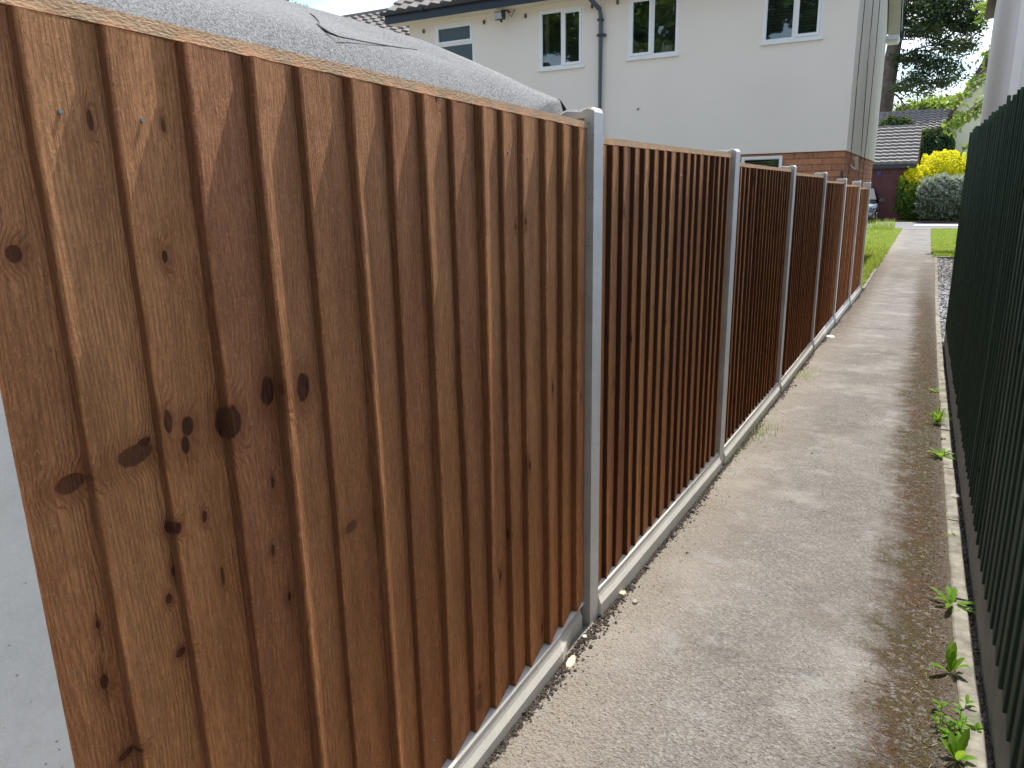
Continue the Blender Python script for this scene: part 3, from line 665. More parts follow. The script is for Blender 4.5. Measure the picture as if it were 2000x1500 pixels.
mb = MB(); mb.box((xe1+.021, RY1-.03, ZE-.06), (xe1+.13, RY1+.12, ZE+.16)); mb.hexa([(xe1+.021, RY1, ZE+.02), (xe1+.06, RY1, ZE+.02), (xe1+.06, ym, ZG+.05), (xe1+.021, ym, ZG+.05), (xe1+.021, RY1, ZE+.2), (xe1+.06, RY1, ZE+.2), (xe1+.06, ym, ZG+.24), (xe1+.021, ym, ZG+.24)]); mb.build('rear_gutter', M['gutter'], hs)
# downpipe
pa = at_y(1173, 24, HY-.07); mb = MB(); xx = at_y(1172, 150, HY-.07)[0]
def sqtube(mb, pts, w):
    for p, q in zip(pts, pts[1:]):
        p, q = Vector(p), Vector(q); t = (q-p).normalized(); s = Vector((0, 1, 0)); u = t.cross(s).normalized()
        P = [p-u*w-s*w, p+u*w-s*w, p+u*w+s*w, p-u*w+s*w]; Q = [a+(q-p) for a in P]; mb.hexa(P+Q)
pz = pa[2]; yb = HY-.065
mb.tube([(xx-.30, RY0-.05, ZE+.17), (xx-.24, RY0-.05, ZE+.02), (xx-.03, yb, pz+.07), (xx, yb, pz-.10), (xx, yb, 0)], [.05, .052, .052, .052, .052], 8)
dpo = mb.build('downpipe', M['pipe'], hs)
zb_ = at_y(1172, 69, yb)[2]; mb = MB(); mb.box((xx-.07, yb-.062, zb_-.025), (xx+.12, HY+.0, zb_+.02)); mb.box((xx-.065, yb-.06, zb_+.3), (xx+.065, yb+.05, zb_+.34)); o = mb.build('bracket', M['gutter'], hs); o.parent = dpo; o.matrix_parent_inverse = Matrix()
# small fixings below the eaves
for (px, py) in ((827, 61), (945, 43), (1026, 31), (1156, 12), (1206, 4)):
    q = at_y(px, py, HY-.02); mb = MB(); mb.box((q[0]-.022, HY-.03, q[2]-.045), (q[0]+.022, HY-.001, q[2]+.045)); mb.box((q[0]-.012, HY-.055, q[2]-.03), (q[0]+.03, HY-.03, q[2]-.005)); mb.build('fixing_bracket', M['bark'], hs)
q = at_y(1246, 213, HY-.02); mb = MB(); mb.tube([(q[0], HY-.035, q[2]), (q[0], HY+.01, q[2])], .02, 8); mb.build('wall_bolt', M['bark'], hs)
# floodlight
q = at_y(976, 30, HY-.28); mb = MB(); x, y, z = q
mb.hexa([(x-.15, y+.02, z-.09), (x+.11, y-.04, z-.10), (x+.11, y+.10, z-.09), (x-.13, y+.12, z-.08), (x-.10, y-.10, z+.07), (x+.12, y-.13, z+.05), (x+.13, y+.06, z+.10), (x-.07, y+.08, z+.10)])
fl = mb.build('floodlight', M['gutter'], hs, bevel=.012)
mb = MB(); mb.face([(x-.135, y+.004, z-.075), (x+.095, y-.06, z-.085), (x+.105, y-.135, z+.035), (x-.09, y-.10, z+.05)]); o = mb.build('lamp_glass', M['lens'], hs); o.parent = fl; o.matrix_parent_inverse = Matrix()
mb = MB(); mb.tube([(x+.05, y, z+.1), (x+.12, HY-.1, z+.12), (x+.12, HY, z+.10)], .018, 6); mb.tube([(x+.12, HY-.1, z+.1), (x+.2, HY-.08, z-.02), (x+.27, HY-.03, z+.14), (x+.25, HY-.01, ZE)], .008, 6); mb.tube([(x+.02, y, z-.1), (x+.05, y+.02, z-.15)], [.035, .02], 8); o = mb.build('bracket', M['gutter'], hs); o.parent = fl; o.matrix_parent_inverse = Matrix()
# cables on the gable wall
cp = [[(1690, 0), (1678, 120), (1668, 230), (1662, 308), (1657, 340)], [(1706, 0), (1695, 120), (1687, 230), (1681, 310), (1676, 345)], [(1719, 0), (1708, 120), (1693, 270), (1684, 350)]]
for c in cp:
    mb = MB(); pts = [Vector(at_x(px, py, HX+.012)) for px, py in c]; pp = []
    for a, b in zip(pts, pts[1:]):
        for s in range(4): pp.append(a.lerp(b, s/4)+Vector((0, random.uniform(-.03, .03), 0)))
    pp.append(pts[-1]); mb.tube(pp, .008, 5); mb.build('cable', M['cable'], hs)
mb = MB(); pp = [Vector(at_x(px, py, HX+.04)) for px, py in ((1668, 308), (1672, 320), (1670, 330), (1664, 326), (1662, 322))]; mb.tube(pp, .01, 5); mb.build('cable', M['upvc'], hs)
mb = MB(); q = at_x(1675, 306, HX+.03); mb.hexa([(HX-.03, q[1]-.06, q[2]-.02), (HX+.04, q[1]-.06, q[2]-.02), (HX+.04, q[1]+.3, q[2]-.28), (HX-.03, q[1]+.3, q[2]-.28), (HX-.03, q[1]-.03, q[2]), (HX+.04, q[1]-.03, q[2]), (HX+.04, q[1]+.34, q[2]-.26), (HX-.03, q[1]+.34, q[2]-.26)]); mb.build('loose_strip', M['upvc'], hs)
q = at_x(1645, 342, HX+.05); mb = MB(); q = at_y(1645, 342, HY-.03); mb.tube([(q[0], HY+.03, q[2]), (q[0], HY-.08, q[2])], .025, 8); mb.tube([(q[0], HY-.08, q[2]+.05), (q[0], HY-.08, q[2]-.07)], .02, 8); mb.tube([(q[0]-.04, HY-.08, q[2]+.06), (q[0]+.04, HY-.08, q[2]+.06)], .012, 6); mb.build('outside_tap', M['gutter'], hs)
# things standing inside on the window ledges
def lathe(prof, c, n=14):
    mb = MB(); rings = [[(c[0]+r*math.cos(2*math.pi*k/n), c[1]+r*math.sin(2*math.pi*k/n), c[2]+z) for k in range(n)] for r, z in prof]
    for a, b in zip(rings, rings[1:]):
        for k in range(n): mb.face([a[k], a[(k+1) % n], b[(k+1) % n], b[k]])
    return mb
wy = HY+.14; zz = w3[2]+.06
for (px, prof, lab, nm, ct_) in ((1295, [(.0, 0), (.045, 0), (.047, .12), (.03, .16), (.018, .18), (.018, .23), (0, .23)], 'small white bottle inside the middle upstairs window', 'bottle', 'bottle'), (1306, [(.0, 0), (.08, 0), (.10, .10), (.105, .15), (.09, .15), (.08, .03), (0, .03)], 'white bowl on the ledge beside a small white bottle', 'bowl', 'bowl'), (1255, [(.0, 0), (.06, 0), (.07, .08), (.075, .12), (.06, .12), (0, .02)], 'small pale pot in the left half of the middle upstairs window', 'pot', 'pot')):
    X = at_y(px, 100, wy)[0]; lathe(prof, (X, wy, zz)).build(nm, M['upvc'], smooth=True, label=lab, cat=ct_)
mb = MB(); mb.box((w3[0]+.05, HY+.095, w3[2]+.02), (w3[1]-.05, HY+.3, w3[2]+.058)); o = mb.build('inner_ledge', M['upvc'], hs)
# curtain in the left upstairs window
mb = MB(); prev = None
for k in range(24):
    s = k/23; a = (w2[0]+.06+.13*s, HY+.13+.012*math.sin(s*22)); 
    if prev: mb.face([(prev[0], prev[1], w2[2]+.05), (a[0], a[1], w2[2]+.05), (a[0], a[1], w2[3]-.04), (prev[0], prev[1], w2[3]-.04)])
    prev = a
mb.build('curtain', plain('pale curtain', (.45, .44, .40), .9, .1, 8, .1, 60), hs)

# neighbouring roof far left
nh = empty('neighbour_house', (0, 0, 0), label='low house behind with grey tiled roof left of the cream house', cat='house')
a = at_y(655, 38, 24); b = at_y(800, 8, 24); mb = MB()
tiled(mb, (a[0]-3, 20.2, a[2]-2.5), (1, 0, 0), (0, 3.8, 2.5), 10, 14, wave=.035, per=.34, lift=.06)
mb.box((a[0]-3, 23.9, a[2]-.03), (a[0]+7, 24.15, a[2]+.07)); mb.build('roof', M['tile_grey'], nh)
mb = MB(); mb.box((a[0]-3, 20.5, -.4), (a[0]+7, 27.6, a[2]-2.4)); mb.build('wall', M['render'], nh)

# ------------------------------------------------------------------ shed behind the first panel
sh = empty('shed', (-2.6, 1.2, 0), label='garden shed with sagging grey mineral felt roof behind the nearest fence panel', cat='shed')
SY = 2.78
pr = [tuple(at_y(px, py, SY)[[0, 2]]) for px, py in ((1092, 197), (1040, 175), (985, 149), (925, 122), (820, 78), (700, 47), (600, 22), (507, -2))]
pr = [(pr[0][0]+.012, pr[0][1]-.16), (pr[0][0]+.02, pr[0][1]-.075), (pr[0][0]+.006, pr[0][1]-.018)]+pr
lx, lz = pr[-1]; pr += [(lx-.4, lz+.13), (lx-.55, lz+.14), (lx-1.6, lz-.3)]
pr = [pr[0], pr[1], pr[2]]+pr[3:]
prn = np.array(pr)
def shed_pt(s, y):   # s index along profile
    i = min(int(s), len(pr)-2); f = s-i; q = prn[i]*(1-f)+prn[i+1]*f
    sag = .006*math.sin(y*2.3+s)+.004*math.sin(y*5.1+s*2.)
    k = min(1, max(0, (SY-y-.05)/.5)); q = q.copy()
    # away from the far end the felt rolls over a wider bend at the eave
    q[1] -= .22*k*min(1.4, max(0, (q[0]+1.50)/.25))**1.5
    return (q[0], y, q[1]+sag*k)
mb = MB(); ys_ = np.linspace(SY, -1.6, 45); ss = np.linspace(0, len(pr)-1, 50)
G = [[shed_pt(s, y) for s in ss] for y in ys_]
for i in range(len(ys_)-1):
    for j in range(len(ss)-1): mb.face([G[i][j], G[i][j+1], G[i+1][j+1], G[i+1][j]])
ro = mb.build('roof', M['felt'], sh, smooth=True, weld=True)
s_ = ro.modifiers.new('solid', 'SOLIDIFY'); s_.thickness = .008; s_.offset = 0
mb = MB(); mb.box((pr[0][0]-1.9, -1.5, 0), (pr[0][0]-.12, SY-.08, pr[0][1]-.05)); mb.build('wall', M['cap'], sh)
# lapped felt edge: a thin dark lifted lip over the roof
def on_roof(px, py, lift=.009):
    d = ray(px, py); best = None
    for t in np.arange(.8, 5, .004):
        q = CP+d*(t/np.linalg.norm(d))
        if -4.6 < q[0] < -1.2 and q[1] < SY:
            z = np.interp(q[0], prn[::-1, 0], prn[::-1, 1])
            if q[2] <= z+lift: return Vector(q)
    return None
pts = [on_roof(px, py) for px, py in ((605, 26), (615, 33), (624, 43), (620, 47), (630, 56), (645, 65), (660, 71), (690, 77), (720, 83), (755, 89), (790, 94), (815, 97))]
pts = [p for p in pts if p is not None]
mb = MB()
if len(pts) > 3: mb.tube(pts, [.0015, .0035, .0015, .003, .0042, .003, .0024, .002, .002, .002, .0016, .0015][:len(pts)], 5)
mb.build('felt_lap', M['dark'], sh)
mb = MB(); ex, ez = pr[2]
pv_ = None
for k in range(7):
    t_ = k/6; zc_ = ez+.03-.14*t_; xo = ex-.012+.045*math.sin(t_*2.4); ring = [(xo-.035*(1-t_*.5), SY+.012, zc_), (xo, SY+.02+.015*t_, zc_-.004)]
    if pv_: mb.face([pv_[0], pv_[1], ring[1], ring[0]])
    pv_ = ring
mb.build('torn_felt', M['dark'], sh)
mb = MB(); q = at_x(484, 70, -1.04); q2 = at_x(493, 92, -1.03); mb.tube([q2, q], [.003, .001], 4); mb.build('splinter', M['upvc'], label='thin pale splinter sticking up behind the cap of the nearest panel', cat='splinter')

# ------------------------------------------------------------------ right hand white house
rh = empty('white_house', (0, 0, 0), label='white rendered house wall rising behind the dark green fence', cat='house')
RX = 1.02; mb = MB()
mb.face([(RX, 16, -.4), (8, 16, -.4), (8, 16, 6), (RX, 16, 6)]); mb.face([(RX, 25, -.4), (RX, 16, -.4), (RX, 16, 6), (RX, 20.5, 9), (RX, 25, 6)]); mb.face([(8, 16, -.4), (8, 25, -.4), (8, 25, 6), (8, 16, 6)]); mb.face([(8, 25, -.4), (RX, 25, -.4), (RX, 25, 6), (8, 25, 6)])
mb.build('wall', M['render_white'], rh)
mb = MB(); mb.face([(RX-.2, 15.6, 5.9), (8.2, 15.6, 5.9), (8.2, 20.5, 9.1), (RX-.2, 20.5, 9.1)]); mb.face([(RX-.2, 20.5, 9.1), (8.2, 20.5, 9.1), (8.2, 25.4, 5.9), (RX-.2, 25.4, 5.9)]); mb.build('roof', M['tile_grey'], rh)
mb = MB(); q = at_y(1997, 150, 15.98); mb.box((q[0]-.008, 15.982, 0), (q[0]+.008, 15.998, 5.9)); mb.build('joint_strip', M['render'], rh)

# ------------------------------------------------------------------ far things
GD = 47.0
gr = empty('garage', (0, 0, 0), label='garage with pinkish tiled roof and maroon door beyond the road', cat='garage')
rx = at_y(1802, 246, GD+3.2)[0]; e0 = at_y(1770, 322, GD-.25); rt = at_y(1760, 248, GD+3.2)[2]; ez = e0[2]
mb = MB(); lx_ = -9
tiled(mb, (lx_, GD-.35, ez+.10), (1, 0, 0), (0, 3.55, rt-ez-.10), rx-lx_, 11, wave=.016, per=.36, lift=.13, seg=6)
mb.box((lx_, GD+3.1, rt-.02), (rx, GD+3.35, rt+.10)); mb.face([(lx_, GD+3.2, rt), (rx, GD+3.2, rt), (rx, GD+6.8, ez), (lx_, GD+6.8, ez)]); mb.build('roof', M['tile_pink'], gr)
mb = MB(); mb.box((lx_, GD-.33, ez-.16), (rx-.02, GD-.28, ez+.06)); mb.build('gutter', M['gutter'], gr)
mb = MB(); mb.hexa([(rx-.12, GD-.3, ez-.15), (rx-.02, GD-.3, ez-.15), (rx-.02, GD+3.2, rt-.2), (rx-.12, GD+3.2, rt-.2), (rx-.12, GD-.3, ez+.02), (rx-.02, GD-.3, ez+.02), (rx-.02, GD+3.2, rt-.02), (rx-.12, GD+3.2, rt-.02)]); mb.build('verge_board', M['tile_grey'], gr)
mb = MB(); dx1 = rx-.35
mb.box((lx_, GD+.06, -.4), (rx-.15, GD+6.5, ez)); mb.build('wall', M['brick'], gr)
mb = MB(); dx0 = at_y(1690, 380, GD)[0]-1; k = dx0
while k < dx1-.05:
    mb.hexa([(k, GD, -.33), (k+.15, GD, -.33), (k+.15, GD+.055, -.33), (k, GD+.055, -.33), (k, GD, ez-.17), (k+.15, GD, ez-.17), (k+.15, GD+.055, ez-.17), (k, GD+.055, ez-.17)]); k += .175
mb.box((dx0, GD+.02, -.33), (dx1, GD+.05, ez-.17)); mb.build('door', M['door'], gr)
q = at_y(1717, 338, GD-.03); mb = MB(); mb.tube([(q[0], GD-.04, q[2]), (q[0], GD, q[2])], .12, 14); mb.build('number_disc', plain('blue enamel', (.03, .06, .25), .4), gr)

# car
def car():
    X1 = at_y(1713, 400, 43.6)[0]; Wd = 2.0; cx = X1-Wd/2; y0 = 43.6; zg = -.315
    root = empty('parked_car', (cx, y0+2.3, zg), label='black car parked facing the road beside the maroon garage door', cat='car')
    # stations: y offset, roof/bonnet height, half width low, half width high, shoulder z
    st = [(0, .62, .80, .70, .55), (.10, .82, .93, .82, .62), (.35, .98, .98, .88, .72), (1.0, 1.10, 1.0, .92, .80), (1.45, 1.16, 1.0, .93, .86), (2.25, 1.76, 1.0, .70, .95), (2.9, 1.84, 1.0, .68, .97), (3.8, 1.78, 1.0, .70, .98), (4.4, 1.5, .98, .72, 1.0), (4.62, 1.0, .93, .80, .9), (4.7, .6, .88, .8, .6)]
    mb = MB(); prev = None
    for (dy, h, wl, wh, sz) in st:
        hb = .28; prof = [(-wl*.94, hb), (-wl, .45), (-wl, sz), (-wh-.02, max(sz+.03, (sz+h)/2 if h > 1.3 else sz+.03)), (-wh*.93, h-.03), (-wh*.55, h+.01), (0, h+.025), (wh*.55, h+.01), (wh*.93, h-.03), (wh+.02, max(sz+.03, (sz+h)/2 if h > 1.3 else sz+.03)), (wl, sz), (wl, .45), (wl*.94, hb)]
        ring = [(cx+a, y0+dy, zg+b) for a, b in prof]
        if prev:
            for m in range(12): mb.face([prev[m], prev[m+1], ring[m+1], ring[m]][::-1])
            mb.face([prev[0], ring[0], ring[12], prev[12]][::-1])
        else: mb.face(ring)
        prev = ring
    mb.face(prev[::-1]); mb.build('body', M['paint'], root, smooth=True, weld=True, bevel=.02)
    mb = MB(); mb.face([(cx-.86, y0+1.44, zg+1.19), (cx+.86, y0+1.44, zg+1.19), (cx+.64, y0+2.22, zg+1.755), (cx-.64, y0+2.22, zg+1.755)]); mb.build('windscreen', M['screen'], root)
    for s in (-1, 1):
        mb = MB(); X = cx+s*1.0
        mb.face([(cx+s*.985, y0+1.75, zg+1.02), (cx+s*.985, y0+4.1, zg+1.05), (cx+s*.76, y0+3.9, zg+1.66), (cx+s*.75, y0+2.4, zg+1.66)]); mb.build('side_window', M['screen'], root)
        mb = MB(); a = .92
        mb.hexa([(cx+s*.52, y0-.03+.08, zg+.72), (cx+s*.95, y0+.16, zg+.76), (cx+s*1.0, y0+.5, zg+.80), (cx+s*.55, y0+.3, zg+.85), (cx+s*.54, y0+.06, zg+.86), (cx+s*.93, y0+.2, zg+.95), (cx+s*.97, y0+.6, zg+.99), (cx+s*.6, y0+.35, zg+.93)]); mb.build('headlight', M['lens'], root, bevel=.02)
        mb = MB(); mb.tube([(cx+s*.72, y0+.02, zg+.48), (cx+s*.72, y0-.02+.02, zg+.48), (cx+s*.72, y0-.015, zg+.48)], .075, 12); mb.build('fog_lamp', M['lens'], root)
        mb = MB(); mb.tube([(cx+s*.95, y0+1.75, zg+1.12), (cx+s*1.08, y0+1.72, zg+1.14)], .03, 6); mb.hexa([(cx+s*1.04, y0+1.66, zg+1.08), (cx+s*1.26, y0+1.68, zg+1.08), (cx+s*1.24, y0+1.8, zg+1.09), (cx+s*1.04, y0+1.8, zg+1.09), (cx+s*1.05, y0+1.66, zg+1.24), (cx+s*1.24, y0+1.68, zg+1.25), (cx+s*1.22, y0+1.8, zg+1.24), (cx+s*1.05, y0+1.8, zg+1.24)]); mb.build('wing_mirror', M['paint'], root, bevel=.02)
        for dy in (.85, 3.8):
            mb = MB(); xo = cx+s*.99; mb.tube([(xo-s*.24, y0+dy, zg+.34), (xo-s*.22, y0+dy, zg+.34), (xo-s*.02, y0+dy, zg+.34), (xo, y0+dy, zg+.34)], [.30, .34, .34, .31], 24); w = mb.build('wheel', M['tyre'], root)
            mb = MB(); mb.tube([(xo-s*.02, y0+dy, zg+.34), (xo+s*.006, y0+dy, zg+.34)], .21, 20); o = mb.build('rim', M['alloy'], root); o.parent = w; o.matrix_parent_inverse = Matrix()
    mb = MB()
    for k in range(4): mb.box((cx-.42+.03*k, y0-.012, zg+.50+k*.07), (cx+.42-.03*k, y0+.02, zg+.525+k*.07))
    mb.tube([(cx+.07*math.cos(t_), y0-.02, zg+.66+.07*math.sin(t_)) for t_ in np.linspace(0, 2*math.pi, 17)], .012, 5); mb.build('grille', M['alloy'], root)
    mb = MB(); mb.box((cx-.26, y0-.025, zg+.36), (cx+.26, y0-.005, zg+.47)); mb.build('number_plate', M['upvc'], root)
car()

# hedges
def hull_leaves(name, mat, boxes, n, size, **k):
    P = []; N = []
    tot = sum(b[1][0]*b[1][2]+b[1][1]*b[1][2] for b in boxes)
    for c, r in boxes:
        m = int(n*(r[0]*r[2]+r[1]*r[2])/tot); d = rng.normal(size=(m, 3)); d /= (np.sum(np.abs(d)**3.2, axis=1)**(1/3.2))[:, None]
        rad = 1-np.abs(rng.normal(0, .07, m))+.05*np.sin(d[:, 0]*9+c[0])*np.cos(d[:, 2]*7+d[:, 1]*5)
        q = np.asarray(c)+d*rad[:, None]*np.asarray(r); P.append(q); N.append(d)
    P = np.concatenate(P); N = np.concatenate(N); ok = P[:, 2] > -.32
    return leaf_mesh(name, mat, P[ok], N[ok], size, **k)
def core(parent, boxes, mat):
    mb = MB()
    for c, r in boxes:
        n = 14; rings = []
        for i in range(n+1):
            th = math.pi*i/n; ring = []
            for j in range(20):
                ph = 2*math.pi*j/20; d = np.array([math.sin(th)*math.cos(ph), math.sin(th)*math.sin(ph), math.cos(th)]); d = d/(np.sum(np.abs(d)**3.2)**(1/3.2)); ring.append(np.asarray(c)+d*np.asarray(r)*.86)
            rings.append(ring)
        for a, b in zip(rings, rings[1:]):
            for j in range(20): mb.face([a[j], b[j], b[(j+1) % 20], a[(j+1) % 20]])
    return mb.build('inner_twigs', mat, parent)
def px_box(l, r, t, b, Y, dep):
    A = at_y(l, (t+b)/2, Y); B = at_y(r, (t+b)/2, Y); T = at_y((l+r)/2, t, Y); Bo = -.32
    return ((A[0]+B[0])/2, Y+dep/2, (T[2]+Bo)/2), ((B[0]-A[0])/2, dep/2, (T[2]-Bo)/2)
HD = 46.2
hb_ = px_box(1750, 1856, 322, 432, HD, 2.6)
h1 = empty('privet_hedge', tuple(hb_[0]), label='rounded green hedge bush topped with bright yellow leaves beside the garage', cat='hedge')
core(h1, [hb_], M['ivy'])
P, N = [], []
d = rng.normal(size=(26000, 3)); d /= (np.sum(np.abs(d)**3., axis=1)**(1/3.))[:, None]
rad = 1-np.abs(rng.normal(0, .05, len(d)))+.05*np.sin(d[:, 0]*9)*np.cos(d[:, 2]*7)+.03*np.sin(d[:, 0]*23+d[:, 2]*17)+np.where(rng.uniform(0, 1, len(d)) > .96, rng.uniform(0, .1, len(d)), 0)
P = np.asarray(hb_[0])+d*rad[:, None]*np.asarray(hb_[1]); top = (d[:, 2]+.30*d[:, 0]+rng.normal(0, .15, len(d))) > .24
leaf_mesh('green_leaves', M['privet'], P[~top], d[~top], .085, parent=h1); leaf_mesh('yellow_leaves', M['yellow'], P[top], d[top], .085, parent=h1)
# golden crown spreading to the right behind the silver bush
gb = [px_box(1792, 1905, 296, 345, HD+.8, 2.6), px_box(1772, 1880, 318, 345, HD+.3, 2.4)]
q = empty('golden_shrub', tuple(gb[0][0]), label='bright yellow leafy shrub above the silver variegated bush', cat='shrub')
P1, N1 = blob((gb[0][0][0], HD+1.6, gb[0][0][2]*1+.0), (gb[0][1][0]*1.1, 1.6, gb[0][1][2]*1.04), 16000, .85)
k_ = P1[:, 2] > 1.5; tips = rng.uniform(0, 1, (1500, 3)); 
leaf_mesh('leaves', M['yellow'], P1[k_], N1[k_], .10, parent=q)
sp = np.stack([gb[0][0][0]+(tips[:, 0]-.5)*1.75*gb[0][1][0], HD+2.2+(tips[:, 1]-.5), at_y(1850, 318, HD+2.2)[2]+tips[:, 2]**2*.62*(1-(tips[:, 0]-.45)**2*2.2)+.12*np.sin(tips[:, 0]*31)], 1)
leaf_mesh('young_shoots', M['yellow'], sp, None, .10, parent=q)
mb = MB()
for k in range(7):
    X = gb[0][0][0]+random.uniform(-1, 1); mb.tube([(X, HD+2.2, -.3), (X+random.uniform(-.4, .4), HD+2.2, 2.3)], [.05, .02], 6)
mb.build('stems', M['twig'], q)
sb = [px_box(1793, 1925, 343, 432, HD-1.6, 2.4)]
h2 = empty('variegated_bush', tuple(sb[0][0]), label='silvery white variegated bush in front of the yellow topped hedge', cat='bush')
core(h2, sb, M['ivy'])
d = rng.normal(size=(34000, 3)); d /= (np.sum(np.abs(d)**4.5, axis=1)**(1/4.5))[:, None]
rad = 1-np.abs(rng.normal(0, .07, len(d)))+.06*np.sin(d[:, 0]*8+1)*np.cos(d[:, 2]*9)+.035*np.sin(d[:, 0]*21+d[:, 2]*19)+np.where(rng.uniform(0, 1, len(d)) > .95, rng.uniform(0, .12, len(d)), 0)
P = np.asarray(sb[0][0])+d*rad[:, None]*np.asarray(sb[0][1]); tp = (d[:, 2]+rng.normal(0, .35, len(d))) > .25
M['silver2'] = leaf_mat('silver leaves', (.16, .20, .15), (.50, .54, .47), .3, 6)
leaf_mesh('silver_leaves', M['silver2'], P[tp], d[tp], .08, parent=h2); leaf_mesh('green_leaves', M['silver'], P[~tp], d[~tp], .08, parent=h2)

# dark ivy clad mass behind the garage, right
ib = px_box(1780, 1866, 250, 330, 56, 3)
h3 = empty('ivy_hedge', tuple(ib[0]), label='tall dark green ivy hedge behind the garage, left of the pale yellow house', cat='hedge')
core(h3, [ib], M['ivy']); hull_leaves('leaves', M['ivy'], [ib], 14000, .16, parent=h3)
ib = px_box(1700, 1792, 228, 300, 60, 3)
h4 = empty('dark_shrub', tuple(ib[0]), label='dark evergreen shrub at the foot of the big tree, above the garage roof', cat='shrub')
core(h4, [ib], M['ivy']); hull_leaves('leaves', M['ivy'], [ib], 9000, .2, parent=h4)

# pale yellow gable house and the tiled roof behind
ch = empty('gable_house', (0, 0, 0), label='pale yellow gable house with dark brown verge beyond the hedges', cat='house')
CD = 58; wl = at_y(1862, 260, CD)[0]; ew = at_y(1862, 216, CD)[2]; ap = at_y(1925, 118, CD); xr = 2*ap[0]-wl
mb = MB(); mb.face([(wl, CD, -.4), (xr, CD, -.4), (xr, CD, ew), (ap[0], CD, ap[2]-.2), (wl, CD, ew)]); mb.face([(wl, CD+8, -.4), (wl, CD, -.4), (wl, CD, ew), (wl, CD+8, ew)]); mb.build('wall', M['cream_green'], ch)
mb = MB(); e = at_y(1849, 232, CD-.4); t_ = (ap[0], ap[2]+.15); 
for sgn in (1, -1):
    ex_ = e[0] if sgn == 1 else 2*ap[0]-e[0]
    mb.hexa([(ex_, CD-.4, e[2]-.1), (ex_, CD+8, e[2]-.1), (t_[0], CD+8, t_[1]-.1), (t_[0], CD-.4, t_[1]-.1), (ex_, CD-.4, e[2]+.12), (ex_, CD+8, e[2]+.12), (t_[0], CD+8, t_[1]+.12), (t_[0], CD-.4, t_[1]+.12)])
mb.build('roof', M['tile_grey'], ch)
mb = MB(); dk = plain('dark brown board', (.05, .035, .03), .6)
for sgn in (1, -1):
    ex_ = e[0] if sgn == 1 else 2*ap[0]-e[0]
    mb.hexa([(ex_-.02*sgn, CD-.46, e[2]-.42), (ex_-.02*sgn, CD-.41, e[2]-.42), (t_[0], CD-.41, t_[1]-.35), (t_[0], CD-.46, t_[1]-.35), (ex_-.02*sgn, CD-.46, e[2]+.08), (ex_-.02*sgn, CD-.41, e[2]+.08), (t_[0], CD-.41, t_[1]+.1), (t_[0], CD-.46, t_[1]+.1)])
mb.box((e[0], CD-.45, e[2]-.55), (wl+.02, CD+.5, e[2]-.1)); mb.build('verge_board', dk, ch)
bh = empty('background_house', (0, 0, 0), label='low house with grey tiled roof seen between the big tree and the pale gable', cat='house')
a = at_y(1770, 219, 66); b = at_y(1770, 262, 62.5); mb = MB(); xr2 = at_y(1862, 215, 66)[0]
tiled(mb, (-6, 61.8, b[2]-.4), (1, 0, 0), (0, 4.2, a[2]-b[2]+.4), xr2+6, 11, wave=.05, per=.42, lift=.10)
mb.box((-6, 65.9, a[2]-.02), (xr2, 66.2, a[2]+.1)); mb.build('roof', M['tile_pink'], bh)
mb = MB(); mb.box((-6, 62.3, -.4), (xr2-.2, 69, b[2]-.35)); mb.build('wall', M['brick'], bh)

# ------------------------------------------------------------------ trees
def tree(name, label, base, pts, r, mat, clumps, leafn, size, cat='tree', limbs=True, group=None, flat=.5):
    root = empty(name, base, label=label, cat=cat, group=group)
    mb = MB(); mb.tube(pts, r, 12); 
    T = Vector(pts[-1])
    if limbs:
        for (c, rr) in clumps:
            s = min((Vector(p) for p in pts[1:]), key=lambda p: abs(p.z-(c[2]-rr[2]*.3))+.2*(p-Vector(c)).length); e_ = Vector(c)
            m_ = s.lerp(e_, .5)+Vector((0, 0, random.uniform(.1, .5))); mb.tube([s, m_, e_], [r[-1]*.45, r[-1]*.25, .03], 6)
    mb.build('trunk', M['bark'], root, smooth=True)
    P, N = [], []
    tv = sum(rr[0]*rr[2] for c, rr in clumps)
    for c, rr in clumps:
        m = int(leafn*rr[0]*rr[2]/tv); k = max(3, int(m/55))
        sc_, sn = blob(c, np.array(rr)*.88, k, .1)
        for q, n_ in zip(sc_, sn):
            mm = int(m/k); l = rng.normal(size=(mm, 3))*np.array([size*3.2, size*3.2, size*3.2*flat])
            P.append(q+l); N.append(np.tile([0, 0, 1.], (mm, 1)))
    leaf_mesh('crown', mat, np.concatenate(P), np.concatenate(N), size, parent=root, aspect=2.2)
    return root
TD = 70
def tp(px, py, Y=TD): return tuple(at_y(px, py, Y))
tb = at_y(1720, 262, TD); cl = []
for (px, py, rx_, rz_) in ((1800, 20, 60, 26), (1870, 15, 55, 22), (1850, 50, 62, 20), (1900, 45, 32, 18), (1790, 60, 30, 14), (1875, 88, 38, 16), (1840, 82, 26, 12), (1800, -30, 90, 24), (1890, -30, 70, 20), (1770, 110, 30, 11), (1815, 122, 45, 13), (1855, 135, 30, 9), (1790, 148, 34, 12), (1830, 160, 34, 10), (1868, 150, 14, 5), (1765, 176, 16, 10), (1800, 182, 18, 8), (1770, 208, 20, 7), (1745, 30, 18, 18)):
    c = at_y(px, py, TD+random.uniform(-3, 3)); cl.append((tuple(c), (rx_*.0475, 1.8, rz_*.0475)))
tree('cedar_tree', 'tall dark evergreen tree with leaning trunk beyond the house corner', (tb[0], TD, -.3), [(tb[0]-.2, TD, -.4), tp(1724, 240), tp(1732, 180), tp(1741, 120), tp(1750, 70), tp(1762, 0), tp(1780, -70)], [.75, .62, .58, .55, .5, .42, .3], M['cedar'], cl, 21000, .14, flat=.6)
cl = []
